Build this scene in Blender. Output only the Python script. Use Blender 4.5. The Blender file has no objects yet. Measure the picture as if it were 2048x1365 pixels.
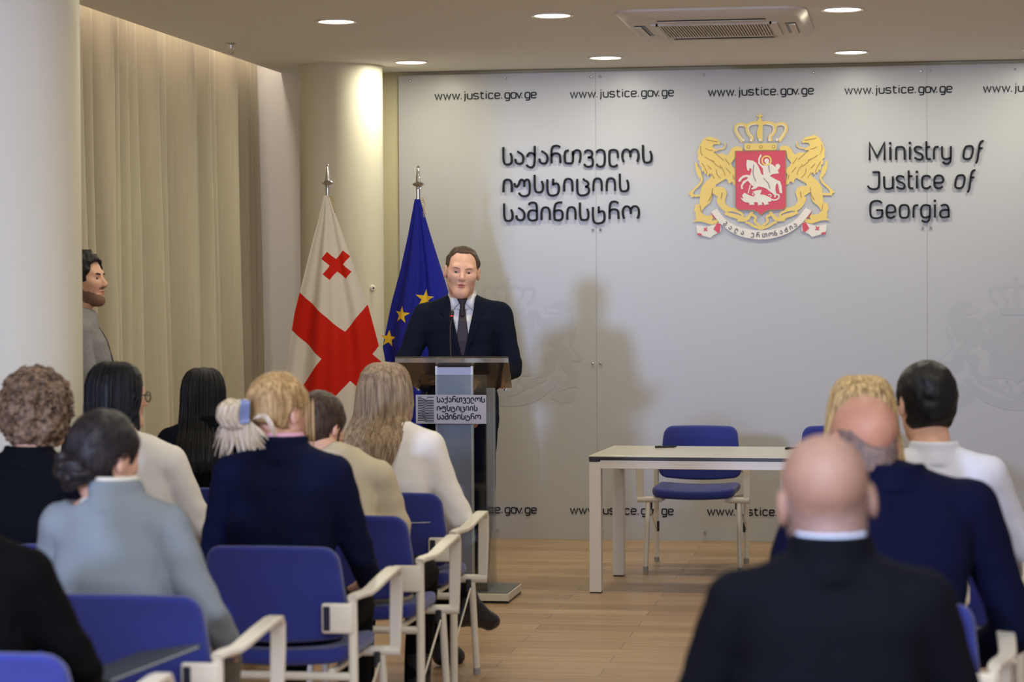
import bpy, bmesh, math, random
import numpy as np
from mathutils import Vector, Matrix, Euler
from mathutils.geometry import tessellate_polygon
random.seed(7); np.random.seed(7)
SC = bpy.context.scene
COL = SC.collection
R = math.radians
# ------------------------------------------------------------------ camera, world, light, exposure
YAW, PITCH, ROLL, CAMZ, WALLY, CEILZ = R(9.26), R(-1.273), R(-0.323), 1.64, 15.53, 3.054
fw = Vector((-math.sin(YAW) * math.cos(PITCH), math.cos(YAW) * math.cos(PITCH), math.sin(PITCH)))
rt = Vector((math.cos(YAW), math.sin(YAW), 0)); up = rt.cross(fw)
r2 = rt * math.cos(ROLL) + up * math.sin(ROLL); u2 = -rt * math.sin(ROLL) + up * math.cos(ROLL)
cd = bpy.data.cameras.new('camera'); cam = bpy.data.objects.new('camera', cd); COL.objects.link(cam)
m = Matrix((r2, u2, -fw)).transposed().to_4x4(); m.translation = (0, 0, CAMZ); cam.matrix_world = m
cd.sensor_width = 36; cd.lens = 4835 * 36 / 2048; cd.clip_end = 200; cd.clip_start = .05
cd.dof.use_dof = True; cd.dof.focus_distance = 13.2; cd.dof.aperture_fstop = 3.2
SC.camera = cam
SC.view_settings.view_transform = 'Standard'; SC.view_settings.look = 'None'
SC.view_settings.gamma = 1; SC.view_settings.use_curve_mapping = False; SC.view_settings.exposure = 0.0
W = bpy.data.worlds.new('world'); SC.world = W; W.use_nodes = True
bg = W.node_tree.nodes['Background']; bg.inputs[0].default_value = (.80, .86, 1, 1); bg.inputs[1].default_value = .8

def lamp(name, kind, loc, target, power, color, **kw):
    d = bpy.data.lights.new(name, kind); o = bpy.data.objects.new(name, d); COL.objects.link(o)
    o.location = loc; d.energy = power; d.color = color
    for k, v in kw.items(): setattr(d, k, v)
    v = Vector(target) - Vector(loc)
    o.rotation_euler = (0, 0, 0) if abs(v.x) + abs(v.y) < .01 else v.to_track_quat('-Z', 'Y').to_euler()
    return o
# unseen cool key set from the speaker's shadow, and the warm strip inside the curtain cove
lamp('cool_key_light', 'AREA', (-5.03, -8, 3.15), (-1.6, 14, 1.4), 1500, (.50, .60, 1.0), shape='RECTANGLE', size=.95, size_y=.9)
lamp('rear_cool_fill', 'AREA', (-.5, -5.5, 2.0), (-1.0, 10, 1.2), 200, (.80, .86, 1.0), shape='RECTANGLE', size=7.5, size_y=1.8)  # added soft fill from behind the camera, no window is known there
for yy in (3.2, .4): lamp('audience_fill', 'AREA', (-.5, yy, 3.04), (-.5, yy, 0), 185, (.74, .84, 1.0), shape='RECTANGLE', size=4.6, size_y=.6)  # unseen fill lamps added to brighten the backs of the audience
lamp('cove_strip', 'AREA', (-4.09, 10.6, 3.36), (-4.09, 10.6, 2.0), 30, (1.0, .85, .70), shape='RECTANGLE', size=.06, size_y=9.4)
DL_POWER, DL_COLOR = 11, (1.0, .95, .74)

# ------------------------------------------------------------------ helpers
def lin(c):
    c = [x / 255 for x in c]
    return tuple((x / 12.92 if x <= .04045 else ((x + .055) / 1.055) ** 2.4) for x in c) + (1,)

MATS = {}
def mat(name, rgb, rough=.6, metal=0, spec=.5, var=0, scale=(30, 30, 30), bump=0, bscale=200, sheen=0, coat=0, rgb2=None, detail=3):
    if name in MATS: return MATS[name]
    M = bpy.data.materials.new(name); M.use_nodes = True; nt = M.node_tree; b = nt.nodes['Principled BSDF']
    b.inputs['Base Color'].default_value = lin(rgb); b.inputs['Roughness'].default_value = rough
    b.inputs['Metallic'].default_value = metal; b.inputs['Specular IOR Level'].default_value = spec
    if sheen: b.inputs['Sheen Weight'].default_value = sheen
    if coat: b.inputs['Coat Weight'].default_value = coat; b.inputs['Coat Roughness'].default_value = .15
    tc = nt.nodes.new('ShaderNodeTexCoord')
    if var or rgb2:
        mp = nt.nodes.new('ShaderNodeMapping'); mp.inputs['Scale'].default_value = scale
        nz = nt.nodes.new('ShaderNodeTexNoise'); nz.inputs['Scale'].default_value = 1; nz.inputs['Detail'].default_value = detail
        rp = nt.nodes.new('ShaderNodeValToRGB')
        c1 = lin(rgb); c2 = lin(rgb2) if rgb2 else tuple(x * (1 - var) for x in c1[:3]) + (1,)
        rp.color_ramp.elements[0].position = .35; rp.color_ramp.elements[1].position = .65
        rp.color_ramp.elements[0].color = c2; rp.color_ramp.elements[1].color = c1
        nt.links.new(tc.outputs['Object'], mp.inputs[0]); nt.links.new(mp.outputs[0], nz.inputs['Vector'])
        nt.links.new(nz.outputs[0], rp.inputs[0]); nt.links.new(rp.outputs[0], b.inputs['Base Color'])
    if bump:
        n2 = nt.nodes.new('ShaderNodeTexNoise'); n2.inputs['Scale'].default_value = bscale; n2.inputs['Detail'].default_value = 2
        bm_ = nt.nodes.new('ShaderNodeBump'); bm_.inputs['Strength'].default_value = bump; bm_.inputs['Distance'].default_value = .004
        nt.links.new(tc.outputs['Object'], n2.inputs['Vector']); nt.links.new(n2.outputs[0], bm_.inputs['Height'])
        nt.links.new(bm_.outputs[0], b.inputs['Normal'])
    MATS[name] = M
    return M

def clear(name, tint, gloss=.10, milk=0.0, milkcol=(225, 225, 230)):
    M = bpy.data.materials.new(name); M.use_nodes = True; nt = M.node_tree; nt.nodes.clear()
    out = nt.nodes.new('ShaderNodeOutputMaterial'); tr = nt.nodes.new('ShaderNodeBsdfTransparent'); tr.inputs[0].default_value = lin(tint)
    gl = nt.nodes.new('ShaderNodeBsdfGlossy'); gl.inputs['Roughness'].default_value = .05
    lw = nt.nodes.new('ShaderNodeLayerWeight'); lw.inputs[0].default_value = .25
    mu = nt.nodes.new('ShaderNodeMath'); mu.operation = 'MULTIPLY_ADD'; mu.inputs[1].default_value = .6; mu.inputs[2].default_value = gloss * .4
    mx = nt.nodes.new('ShaderNodeMixShader'); last = tr
    if milk:
        df = nt.nodes.new('ShaderNodeBsdfDiffuse'); df.inputs[0].default_value = lin(milkcol)
        m2 = nt.nodes.new('ShaderNodeMixShader'); m2.inputs[0].default_value = milk
        nt.links.new(tr.outputs[0], m2.inputs[1]); nt.links.new(df.outputs[0], m2.inputs[2]); last = m2
    nt.links.new(lw.outputs['Fresnel'], mu.inputs[0]); nt.links.new(mu.outputs[0], mx.inputs[0])
    nt.links.new(last.outputs[0], mx.inputs[1]); nt.links.new(gl.outputs[0], mx.inputs[2]); nt.links.new(mx.outputs[0], out.inputs[0])
    return M

def tag(o, label=None, cat=None, group=None, kind=None):
    if label: o['label'] = label
    if cat: o['category'] = cat
    if group: o['group'] = group
    if kind: o['kind'] = kind
    return o

def thing(name, label, cat, loc=(0, 0, 0), rz=0, group=None):
    o = bpy.data.objects.new(name, None); COL.objects.link(o); o.location = loc; o.rotation_euler = (0, 0, rz)
    o.empty_display_size = .1
    return tag(o, label, cat, group)

def mesh_obj(name, verts, faces, mats, parent=None, smooth=True, midx=None):
    me = bpy.data.meshes.new(name)
    verts = np.asarray(verts, dtype=np.float32)
    if isinstance(faces, np.ndarray) and faces.ndim == 2 and len(faces):
        n, k = faces.shape
        me.vertices.add(len(verts)); me.vertices.foreach_set('co', verts.ravel())
        me.loops.add(n * k); me.loops.foreach_set('vertex_index', faces.astype(np.int32).ravel())
        me.polygons.add(n); me.polygons.foreach_set('loop_start', np.arange(0, n * k, k, dtype=np.int32))
        me.update(calc_edges=True)
    else:
        me.from_pydata([tuple(map(float, v)) for v in verts], [], [tuple(map(int, f)) for f in faces])
    if not isinstance(mats, (list, tuple)): mats = [mats]
    for mm in mats: me.materials.append(mm)
    if midx is not None: me.polygons.foreach_set('material_index', np.asarray(midx, dtype=np.int32))
    me.polygons.foreach_set('use_smooth', np.full(len(me.polygons), smooth, dtype=bool))
    me.update()
    o = bpy.data.objects.new(name, me); COL.objects.link(o)
    if parent: o.parent = parent
    return o

class MB:
    """collects simple solids that become ONE mesh"""
    def __init__(s): s.bm = bmesh.new(); s.mi = 0
    def box(s, c, size, bevel=0, rot=None, seg=2):
        r = bmesh.ops.create_cube(s.bm, size=1); vs = r['verts']
        M = Matrix.Translation(c) @ (rot.to_matrix().to_4x4() if rot else Matrix()) @ Matrix.Diagonal((*size, 1))
        bmesh.ops.transform(s.bm, matrix=M, verts=vs)
        fs = {f for v in vs for f in v.link_faces}
        if bevel:
            es = list({e for v in vs for e in v.link_edges})
            q = bmesh.ops.bevel(s.bm, geom=es, offset=bevel, segments=seg, profile=.5, affect='EDGES')
            fs = set(q['faces']) | {f for f in fs if f.is_valid}
        for f in fs: f.material_index = s.mi
        return s
    def sweep(s, pts, prof, closed_ends=True, upv=(0, 0, 1)):
        pts = [Vector(p) for p in pts]; rings = []
        for i, p in enumerate(pts):
            t = (pts[min(i + 1, len(pts) - 1)] - pts[max(i - 1, 0)]).normalized()
            u = Vector(upv)
            if abs(t.dot(u)) > .95: u = Vector((0, 1, 0)) if abs(t.y) < .9 else Vector((1, 0, 0))
            a = t.cross(u).normalized(); b = a.cross(t).normalized()
            pr = prof(i) if callable(prof) else prof
            rings.append([s.bm.verts.new(p + a * x + b * y) for x, y in pr])
        n = len(rings[0])
        for A, B in zip(rings, rings[1:]):
            for k in range(n):
                f = s.bm.faces.new((A[k], A[(k + 1) % n], B[(k + 1) % n], B[k])); f.material_index = s.mi
        if closed_ends:
            for q in (rings[0][::-1], rings[-1]):
                f = s.bm.faces.new(q); f.material_index = s.mi
        return s
    def tube(s, pts, r, seg=12):
        rr = r if callable(r) else (lambda i: r)
        return s.sweep(pts, lambda i: [(rr(i) * math.cos(k * 2 * math.pi / seg), rr(i) * math.sin(k * 2 * math.pi / seg)) for k in range(seg)])
    def lathe(s, prof, c=(0, 0, 0), seg=24, caps=True):
        rings = []
        for r, z in prof:
            rings.append([s.bm.verts.new((c[0] + max(r, 1e-4) * math.cos(k * 2 * math.pi / seg), c[1] + max(r, 1e-4) * math.sin(k * 2 * math.pi / seg), c[2] + z)) for k in range(seg)])
        for A, B in zip(rings, rings[1:]):
            for k in range(seg):
                f = s.bm.faces.new((A[k], A[(k + 1) % seg], B[(k + 1) % seg], B[k])); f.material_index = s.mi
        for q in (rings[0][::-1], rings[-1]) if caps else ():
            f = s.bm.faces.new(q); f.material_index = s.mi
        return s
    def ball(s, c, r, seg=12):
        q = bmesh.ops.create_uvsphere(s.bm, u_segments=seg, v_segments=seg // 2 + 2, radius=1)
        r = (r, r, r) if not isinstance(r, (tuple, list)) else r
        bmesh.ops.transform(s.bm, matrix=Matrix.Translation(c) @ Matrix.Diagonal((*r, 1)), verts=q['verts'])
        for f in {f for v in q['verts'] for f in v.link_faces}: f.material_index = s.mi
        return s
    def build(s, name, mats, parent=None, smooth=False, loc=None, angle=None):
        bmesh.ops.recalc_face_normals(s.bm, faces=s.bm.faces)
        me = bpy.data.meshes.new(name); s.bm.to_mesh(me); s.bm.free()
        for mm in (mats if isinstance(mats, (list, tuple)) else [mats]): me.materials.append(mm)
        for p in me.polygons: p.use_smooth = smooth
        if smooth and hasattr(me, 'set_sharp_from_angle'): me.set_sharp_from_angle(angle=R(angle or 40))
        o = bpy.data.objects.new(name, me); COL.objects.link(o)
        if parent: o.parent = parent
        if loc: o.location = loc
        return o

def dup(root, loc, rz=0, label=None):
    r = root.copy(); COL.objects.link(r); r.location = loc; r.rotation_euler = (0, 0, rz)
    if label: r['label'] = label
    for ch in list(root.children):
        c = ch.copy(); COL.objects.link(c); c.parent = r
        for g in list(ch.children):
            d = g.copy(); COL.objects.link(d); d.parent = c
    return r

# flat artwork: strokes and polygons in a plane (x right, z up), given thickness towards -y
def chaikin(p, n=2, closed=False):
    for _ in range(n):
        q = []; N = len(p); rng = range(N if closed else N - 1)
        if not closed: q.append(p[0])
        for i in rng:
            a, b = p[i], p[(i + 1) % N]
            q += [(a[0] * .75 + b[0] * .25, a[1] * .75 + b[1] * .25), (a[0] * .25 + b[0] * .75, a[1] * .25 + b[1] * .75)]
        if not closed: q.append(p[-1])
        p = q
    return p

class Flat:
    def __init__(s, y=0, t=.004): s.V = []; s.F = []; s.M = []; s.y = y; s.t = t
    def poly(s, pts, mi=0, y=None, t=None):
        y = s.y if y is None else y; t = s.t if t is None else t
        pts = [p for i, p in enumerate(pts) if i == 0 or (abs(p[0] - pts[i - 1][0]) + abs(p[1] - pts[i - 1][1])) > 1e-7]
        if sum(a[0] * b[1] - b[0] * a[1] for a, b in zip(pts, pts[1:] + pts[:1])) < 0: pts = pts[::-1]
        b0 = len(s.V); n = len(pts)
        s.V += [(p[0], y - t, p[1]) for p in pts] + [(p[0], y, p[1]) for p in pts]
        for tri in tessellate_polygon([[Vector((p[0], p[1], 0)) for p in pts]]):
            a, b, c = tri
            ar = (pts[b][0] - pts[a][0]) * (pts[c][1] - pts[a][1]) - (pts[c][0] - pts[a][0]) * (pts[b][1] - pts[a][1])
            if ar < 0: a, c = c, a
            s.F.append((b0 + a, b0 + b, b0 + c)); s.M.append(mi)
        for i in range(n):
            j = (i + 1) % n; s.F.append((b0 + i, b0 + n + i, b0 + n + j, b0 + j)); s.M.append(mi)
        return s
    def stroke(s, pts, w, mi=0, closed=False, y=None, t=None):
        y = s.y if y is None else y; t = s.t if t is None else t
        P = [Vector(p) for p in pts]; n = len(P); L = []
        wid = w if isinstance(w, (list, tuple)) else [w] * n
        if len(wid) != n: wid = [wid[min(len(wid) - 1, int(i * len(wid) / n))] for i in range(n)]
        for i in range(n):
            a = P[i] - P[i - 1] if (i > 0 or closed) else P[1] - P[0]
            b = P[(i + 1) % n] - P[i] if (i < n - 1 or closed) else P[-1] - P[-2]
            a = a.normalized() if a.length > 1e-9 else b.normalized(); b = b.normalized() if b.length > 1e-9 else a
            na, nb = Vector((-a.y, a.x)), Vector((-b.y, b.x)); mm = na + nb
            mm = mm.normalized() if mm.length > 1e-6 else na
            k = min(1 / max(mm.dot(na), .35), 2.0)
            L.append((P[i] + mm * wid[i] * .5 * k, P[i] - mm * wid[i] * .5 * k))
        rng = range(n if closed else n - 1); b0 = len(s.V)
        for q, r_ in L: s.V += [(q.x, y - t, q.y), (r_.x, y - t, r_.y), (q.x, y, q.y), (r_.x, y, r_.y)]
        for i in rng:
            A = b0 + 4 * i; B = b0 + 4 * ((i + 1) % n)
            s.F += [(A, A + 1, B + 1, B), (A + 2, A, B, B + 2), (A + 1, A + 3, B + 3, B + 1)]; s.M += [mi] * 3
        if not closed:
            A = b0; B = b0 + 4 * (n - 1)
            s.F += [(A, A + 2, A + 3, A + 1), (B, B + 1, B + 3, B + 2)]; s.M += [mi] * 2
        return s
    def disc(s, c, r, mi=0, n=18, **k): return s.poly([(c[0] + r * math.cos(i * 2 * math.pi / n), c[1] + r * math.sin(i * 2 * math.pi / n)) for i in range(n)], mi, **k)
    def build(s, name, mats, parent=None): return mesh_obj(name, s.V, s.F, mats, parent, False, s.M)

# ------------------------------------------------------------------ materials
white_metal = mat('white_lacquered_metal', (222, 214, 198), .35, spec=.5)
table_white = mat('white_table_steel', (214, 208, 202), .4)
chrome = mat('chrome', (200, 200, 205), .15, 1)
black_plastic = mat('black_plastic', (18, 18, 22), .4)
blue_fabric = mat('blue_chair_fabric', (45, 53, 130), .85, spec=.25, var=.12, scale=(300, 300, 300), bump=.25, bscale=500, sheen=.3)
letter_black = mat('dark_letter_acrylic', (15, 18, 25), .6, spec=.25)

# ------------------------------------------------------------------ the setting
def wood_floor():
    M = bpy.data.materials.new('laminate_floor'); M.use_nodes = True; nt = M.node_tree; b = nt.nodes['Principled BSDF']
    tc = nt.nodes.new('ShaderNodeTexCoord')
    br = nt.nodes.new('ShaderNodeTexBrick'); br.offset = .37
    br.inputs['Scale'].default_value = 1; br.inputs['Brick Width'].default_value = 1.28; br.inputs['Row Height'].default_value = .19
    br.inputs['Mortar Size'].default_value = .0022; br.inputs['Mortar Smooth'].default_value = .3; br.inputs['Bias'].default_value = 0
    br.inputs['Color1'].default_value = lin((188, 156, 120)); br.inputs['Color2'].default_value = lin((166, 134, 100)); br.inputs['Mortar'].default_value = lin((112, 82, 54))
    mp = nt.nodes.new('ShaderNodeMapping'); mp.inputs['Scale'].default_value = (1.6, 26, 1)
    nz = nt.nodes.new('ShaderNodeTexNoise'); nz.inputs['Scale'].default_value = 1; nz.inputs['Detail'].default_value = 5; nz.inputs['Roughness'].default_value = .6
    rp = nt.nodes.new('ShaderNodeValToRGB'); rp.color_ramp.elements[0].position = .3; rp.color_ramp.elements[1].position = .7
    rp.color_ramp.elements[0].color = (.62, .60, .58, 1); rp.color_ramp.elements[1].color = (1.08, 1.06, 1.04, 1)
    mx = nt.nodes.new('ShaderNodeMix'); mx.data_type = 'RGBA'; mx.blend_type = 'MULTIPLY'; mx.inputs[0].default_value = .85
    nt.links.new(tc.outputs['Object'], br.inputs['Vector']); nt.links.new(tc.outputs['Object'], mp.inputs[0]); nt.links.new(mp.outputs[0], nz.inputs['Vector'])
    nt.links.new(nz.outputs[0], rp.inputs[0]); nt.links.new(br.outputs['Color'], mx.inputs[6]); nt.links.new(rp.outputs[0], mx.inputs[7])
    nt.links.new(mx.outputs[2], b.inputs['Base Color']); b.inputs['Roughness'].default_value = .34; b.inputs['Specular IOR Level'].default_value = .45
    return M

plaster = mat('ceiling_paint', (236, 236, 234), .9, spec=.2)
cream = mat('cream_wall_paint', (208, 198, 164), .7, spec=.3)
offwhite = mat('white_wall_paint', (230, 222, 214), .8, spec=.2)
tag(MB().box((-.5, 6.4, -.05), (12, 19.4, .1)).build('floor', wood_floor()), kind='structure')
tag(MB().box((.73, 6.4, CEILZ + .1), (9.54, 19.4, .2)).build('ceiling', plaster), kind='structure')
tag(MB().box((-4.3, 6.4, CEILZ + .42), (.53, 19.4, .05)).box((-4.03, 6.4, CEILZ + .3), (.03, 19.4, .2)).build('trim_1', plaster), kind='structure')
tag(MB().box((-.5, WALLY + .16, 1.75), (12, .2, 3.5)).build('wall_back', cream), kind='structure')
tag(MB().box((-4.48, 9.2, 1.75), (.14, 13.8, 3.5)).build('wall_left', offwhite), kind='structure')
tag(MB().box((5.56, 6.4, 1.75), (.14, 19.4, 3.5)).build('wall_right', offwhite), kind='structure')
tag(MB().box((-4.1, WALLY - .02, 1.75), (.66, .16, 3.5)).build('wall_nib', mat('nib_cove_glow', (244, 240, 236), .8, spec=.2)), kind='structure')  # nib colour lightened to carry the glow of the cove strip
col_mat = mat('column_paint', (216, 210, 190), .45, spec=.4)
for nm, (cx, cy) in (('column', (-3.55, 9.32)), ('column.001', (-3.55, 15.06))):
    tag(MB().lathe([(.265, 0), (.265, .9), (.265, 1.8), (.265, CEILZ)], (cx, cy, 0), 72).build(nm, col_mat, None, True), kind='structure')
t = thing('wall_sensor', 'small white round button fixed high on the cream column behind the flags', 'sensor', (-3.19, 14.62, 1.64))
t.location = (-3.325, 14.92, 1.64)
MB().lathe([(.020, 0), (.020, .010), (.014, .016), (.001, .017)], (0, 0, 0), 18).build('cover', offwhite, t, True)
MB().lathe([(.006, .016), (.006, .020)], (0, 0, 0), 12).build('lens', black_plastic, t, True)
t.rotation_euler = (R(90), 0, R(40))

# curtain: hung from the cove, pleats run along the left wall
cur = mat('beige_curtain_cloth', (188, 178, 156), .85, spec=.2, var=.06, scale=(60, 60, 3), bump=.05, bscale=600, sheen=.25)
ys, y = [], 2.0
while y < 15.42:
    w = random.uniform(.15, .30); ys.append((y, w, random.uniform(.6, 1.15), random.uniform(.62, .86))); y += w
def pleat(yy, z):
    h = z / 3.3; yy2 = yy - .07 * (1 - h) + .035 * math.sin(yy * 3.1 + 1) * (1 - h) + .02 * math.sin(z * 1.7 + yy * 5)
    for (a, w, am, sk) in ys:
        if a <= yy2 < a + w:
            u = (yy2 - a) / w
            u = (u / sk * .5) if u < sk else .5 + (u - sk) / (1 - sk) * .5
            b = .5 - .5 * math.cos(2 * math.pi * u)
            return (.17 + .03 * (1 - h)) * am * b
    return 0
ny, nz_ = 1500, 34; Y = np.linspace(3.0, 15.43, ny); Z = np.linspace(.02, 3.36, nz_)
V = np.array([[(-4.31 + pleat(a, z), a, z) for z in Z] for a in Y]).reshape(-1, 3)
ii, jj = np.meshgrid(np.arange(ny - 1), np.arange(nz_ - 1), indexing='ij'); q = (ii * nz_ + jj).ravel()
cu = mesh_obj('curtain', V, np.stack([q, q + nz_, q + nz_ + 1, q + 1], 1), cur)
so = cu.modifiers.new('thickness', 'SOLIDIFY'); so.thickness = .003
tag(cu, 'floor-length beige pleated curtain hanging along the left wall', 'curtain')

# frosted wall panels with their chrome standoffs
pan = mat('frosted_grey_panel', (177, 177, 178), .33, spec=.35)
PY = WALLY + .0
panels = [(-3.276, -1.9772, 'leftmost frosted wall panel, beside the cream column and behind the speaker'),
          (-1.9763, .1326, 'wide frosted wall panel carrying the coat of arms behind the table'),
          (.1335, 2.24, 'frosted wall panel behind the man in the white shirt')]
scr = [[(-3.198, 2.994), (-2.565, 2.998), (-2.005, 2.996), (-1.997, 2.009), (-2.003, 1.145), (-2.633, .055), (-3.2, .055), (-2.02, .057)],
       [(-1.947, 2.996), (-1.278, 2.996), (-.578, 2.996), (.1, 2.992), (-1.948, 2.009), (.104, 2.002), (-1.951, 1.145), (.104, 1.145), (-1.28, .053), (-1.945, .057), (-.58, .055)],
       [(.153, 2.992), (.68, 2.992), (.154, 2.002), (.154, 1.145), (.72, .055), (1.4, 2.99)]]
for (x0, x1, lb), ss in zip(panels, scr):
    o = MB().box(((x0 + x1) / 2, PY + .008, 1.515), (x1 - x0, .016, 3.030), .001).build('wall_panel', pan); tag(o, lb, 'wall panel', 'frosted wall panels')
    for sx, sz in ss:
        k = MB().lathe([(.0085, -.05), (.0085, .008), (.006, .013), (.001, .0145)], (0, 0, 0), 14).build('standoff_screw', chrome, o, True)
        k.location = (sx, PY, sz); k.rotation_euler = (R(90), 0, 0)
tag(MB().box((-.5, WALLY + .05, 3.0), (5.52, .014, .03)).build('trim_2', black_plastic), kind='structure')

# ------------------------------------------------------------------ lettering
GEO = {
 's': [[(0, 185), (0, 5), (45, -8), (90, 5), (92, 80), (76, 118)]],
 'a': [[(25, 135), (90, 95), (90, 12), (45, -3), (8, 12), (3, 55)]],
 'q': [[(88, 192), (88, 10), (70, -35), (40, -42), (5, -25), (0, -8)], [(4, 72), (20, 114), (52, 118), (80, 105), (88, 80)]],
 'r': [[(95, 172), (68, 192), (22, 188), (0, 155), (0, 2)], [(0, 80), (20, 108), (75, 108), (96, 78), (96, 2)]],
 't': [[(45, 138), (5, 130), (0, 70), (5, 2), (45, -3), (88, 2), (92, 60), (88, 130)], [(91, 80), (100, 128), (135, 142), (170, 128), (174, 70), (168, 30), (158, 2)]],
 'v': [[(5, 110), (30, 138), (80, 130), (92, 95), (80, 62), (40, 60)], [(40, 60), (85, 55), (98, 20), (93, -32), (55, -42), (18, -38), (0, -10)]],
 'e': [[(0, 108), (22, 138), (68, 138), (92, 105), (92, -8), (65, -42), (22, -42), (0, -12)]],
 'l': [[(92, 48), (92, 112), (65, 138), (20, 134), (0, 122), (0, 0), (15, -40), (62, -44), (90, -22)]],
 'o': [[(16, 5), (0, 45), (0, 105), (25, 138), (62, 138), (86, 105), (86, 55)], [(86, 105), (110, 138), (152, 138), (174, 105), (174, 45), (158, 5)]],
 'i': [[(0, 0), (0, 95), (18, 136), (72, 136), (90, 95), (90, 0)]],
 'u': [[(0, 100), (4, 62), (30, 58), (48, 85), (58, 125), (82, 138), (104, 115), (106, 55)], [(106, 112), (130, 138), (164, 125), (167, -15), (135, -44), (75, -44), (45, -8)]],
 'x': [[(0, 135), (0, 5), (18, -38), (62, -44), (112, -30), (128, 15), (124, 68), (105, 92), (63, 82)], [(63, 140), (63, 66)]],
 'c': [[(0, 135), (0, 0), (18, -42), (65, -46), (118, -28), (132, 15), (114, 48), (85, 48)], [(85, 48), (112, 56), (124, 82), (105, 108), (78, 116), (65, 138)]],
 'm': [[(5, 165), (25, 190), (76, 190), (95, 160), (95, 3)], [(95, 92), (68, 108), (18, 104), (0, 75), (0, 22), (22, -4), (70, -4), (95, 8)]],
 'n': [[(88, 188), (35, 188), (4, 155), (0, 8), (25, -4), (70, -4), (93, 22), (93, 78), (73, 104), (30, 106), (0, 88)]],
 'b': [[(70, 190), (20, 170), (2, 100), (4, 10), (45, -4), (88, 10), (92, 60), (70, 100), (20, 90)]],
 'S': [[(90, 185), (90, 5), (45, -6), (0, 8), (0, 90), (30, 112), (90, 95)]],
 'Z': [[(92, 150), (92, 10), (48, -4), (4, 10), (0, 60), (25, 95), (60, 80)], [(92, 150), (60, 190), (20, 175)]],
}
GLINES = [[('s', 147), ('a', 275), ('q', 402), ('a', 538), ('r', 672), ('t', 815), ('v', 1025), ('e', 1158), ('l', 1298), ('o', 1438), ('s', 1660)],
          [('i', 147), ('u', 268), ('s', 487), ('x', 625), ('i', 808), ('c', 950), ('i', 1125), ('i', 1268), ('s', 1410)],
          [('s', 152), ('a', 283), ('m', 415), ('i', 560), ('n', 697), ('i', 840), ('s', 978), ('x', 1118), ('r', 1298), ('o', 1440)]]
def georgian(F, x0, z0, sc, pitch, w, mi=0, lines=GLINES):
    for k, ln in enumerate(lines):
        for g, gx in ln:
            for st in GEO[g]:
                F.stroke([(x0 + (gx - 147 + a) * sc, z0 - k * pitch + b * sc) for a, b in chaikin(st)], w, mi)
gl = thing('wall_lettering', 'dark Georgian lettering in three lines left of the coat of arms', 'lettering')
for k in range(3):
    F = Flat(PY - .010, .009); georgian(F, -2.58, 2.441 - k * .183, .000602, .183, .0138, 0, [GLINES[k]]); F.build('text_word', letter_black, gl)

def L(p, dx=0, dy=0): return [(a + dx, b + dy) for a, b in p]
ENG = {
 'i': [[(0, 0), (0, 178)]],
 'n': [[(0, 0), (0, 158), (22, 174), (92, 174), (115, 145), (115, 0)]],
 's': [[(100, 155), (62, 174), (14, 172), (-2, 138), (14, 104), (88, 78), (110, 45), (98, 4), (50, -2), (-2, 30)]],
 't': [[(0, 247), (0, 30), (14, 4), (60, 6)], [(0, 168), (52, 168)]],
 'r': [[(0, 0), (0, 135), (18, 168), (65, 168)]],
 'y': [[(0, 175), (0, 35), (22, 4), (75, 2), (117, 25)], [(117, 175), (117, -22), (92, -58), (45, -62), (6, -35)]],
 'o': [[(30, 172), (2, 150), (-2, 90), (2, 22), (30, 0), (88, 0), (116, 22), (120, 90), (116, 150), (88, 172), (59, 174)]],
 'O': [[(75, 174), (28, 165), (8, 90), (0, 20), (25, -2), (85, 0), (112, 30), (128, 110), (124, 160), (100, 174)]],
 'f': [[(92, 240), (52, 232), (36, 190), (20, 70), (6, -25), (-14, -60)], [(30, 142), (76, 142)]],
 'u': [[(0, 172), (0, 35), (20, 4), (70, 0), (117, 18)], [(117, 172), (117, 0)]],
 'c': [[(112, 145), (85, 172), (28, 172), (0, 140), (0, 35), (26, 2), (85, 2), (114, 34)]],
 'e': [[(2, 75), (118, 75), (118, 140), (88, 174), (30, 174), (0, 140), (0, 35), (28, 2), (78, 0), (112, 28)]],
 'g': [[(118, 158), (65, 174), (18, 160), (0, 120), (0, 45), (22, 4), (75, 0), (118, 22)], [(118, 166), (118, -15), (90, -56), (50, -60), (8, -38)]],
 'a': [[(12, 155), (55, 174), (98, 165), (118, 120), (118, 0)], [(118, 98), (60, 104), (8, 86), (0, 45), (16, 4), (60, 0), (118, 12)]],
}
el = thing('wall_lettering', 'dark English lettering in three lines right of the coat of arms', 'lettering')
F = Flat(PY - .010, .009); S_ = .0004680; W_ = .0127
def eng(word, base, x, z):
    for g, gx in word:
        for st in ENG[g]:
            F.stroke([(x + (gx + a) * S_, z + b * S_) for a, b in chaikin(st)], W_, closed=(g in 'oO'))
        if g == 'i': F.disc((x + gx * S_, z + 226 * S_), .0085)
X0 = -.226
F.stroke([(X0 + a * S_, 2.433 + b * S_) for a, b in [(0, 0), (0, 236), (100, 42), (198, 236), (198, 0)]], W_)
eng([('i', 276), ('n', 353), ('i', 538), ('s', 601), ('t', 758), ('r', 858), ('y', 966)], 0, X0, 2.433); F.build('text_word', letter_black, el); F = Flat(PY - .010, .009); eng([('O', 1248), ('f', 1428)], 0, X0, 2.433); F.build('text_word', letter_black, el); F = Flat(PY - .010, .009)
F.stroke([(X0 + a * S_, 2.250 + b * S_) for a, b in chaikin([(38, 230), (126, 230), (126, 230), (126, 40), (104, 4), (48, -4), (-4, 12), (-26, 48)])], W_)
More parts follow.
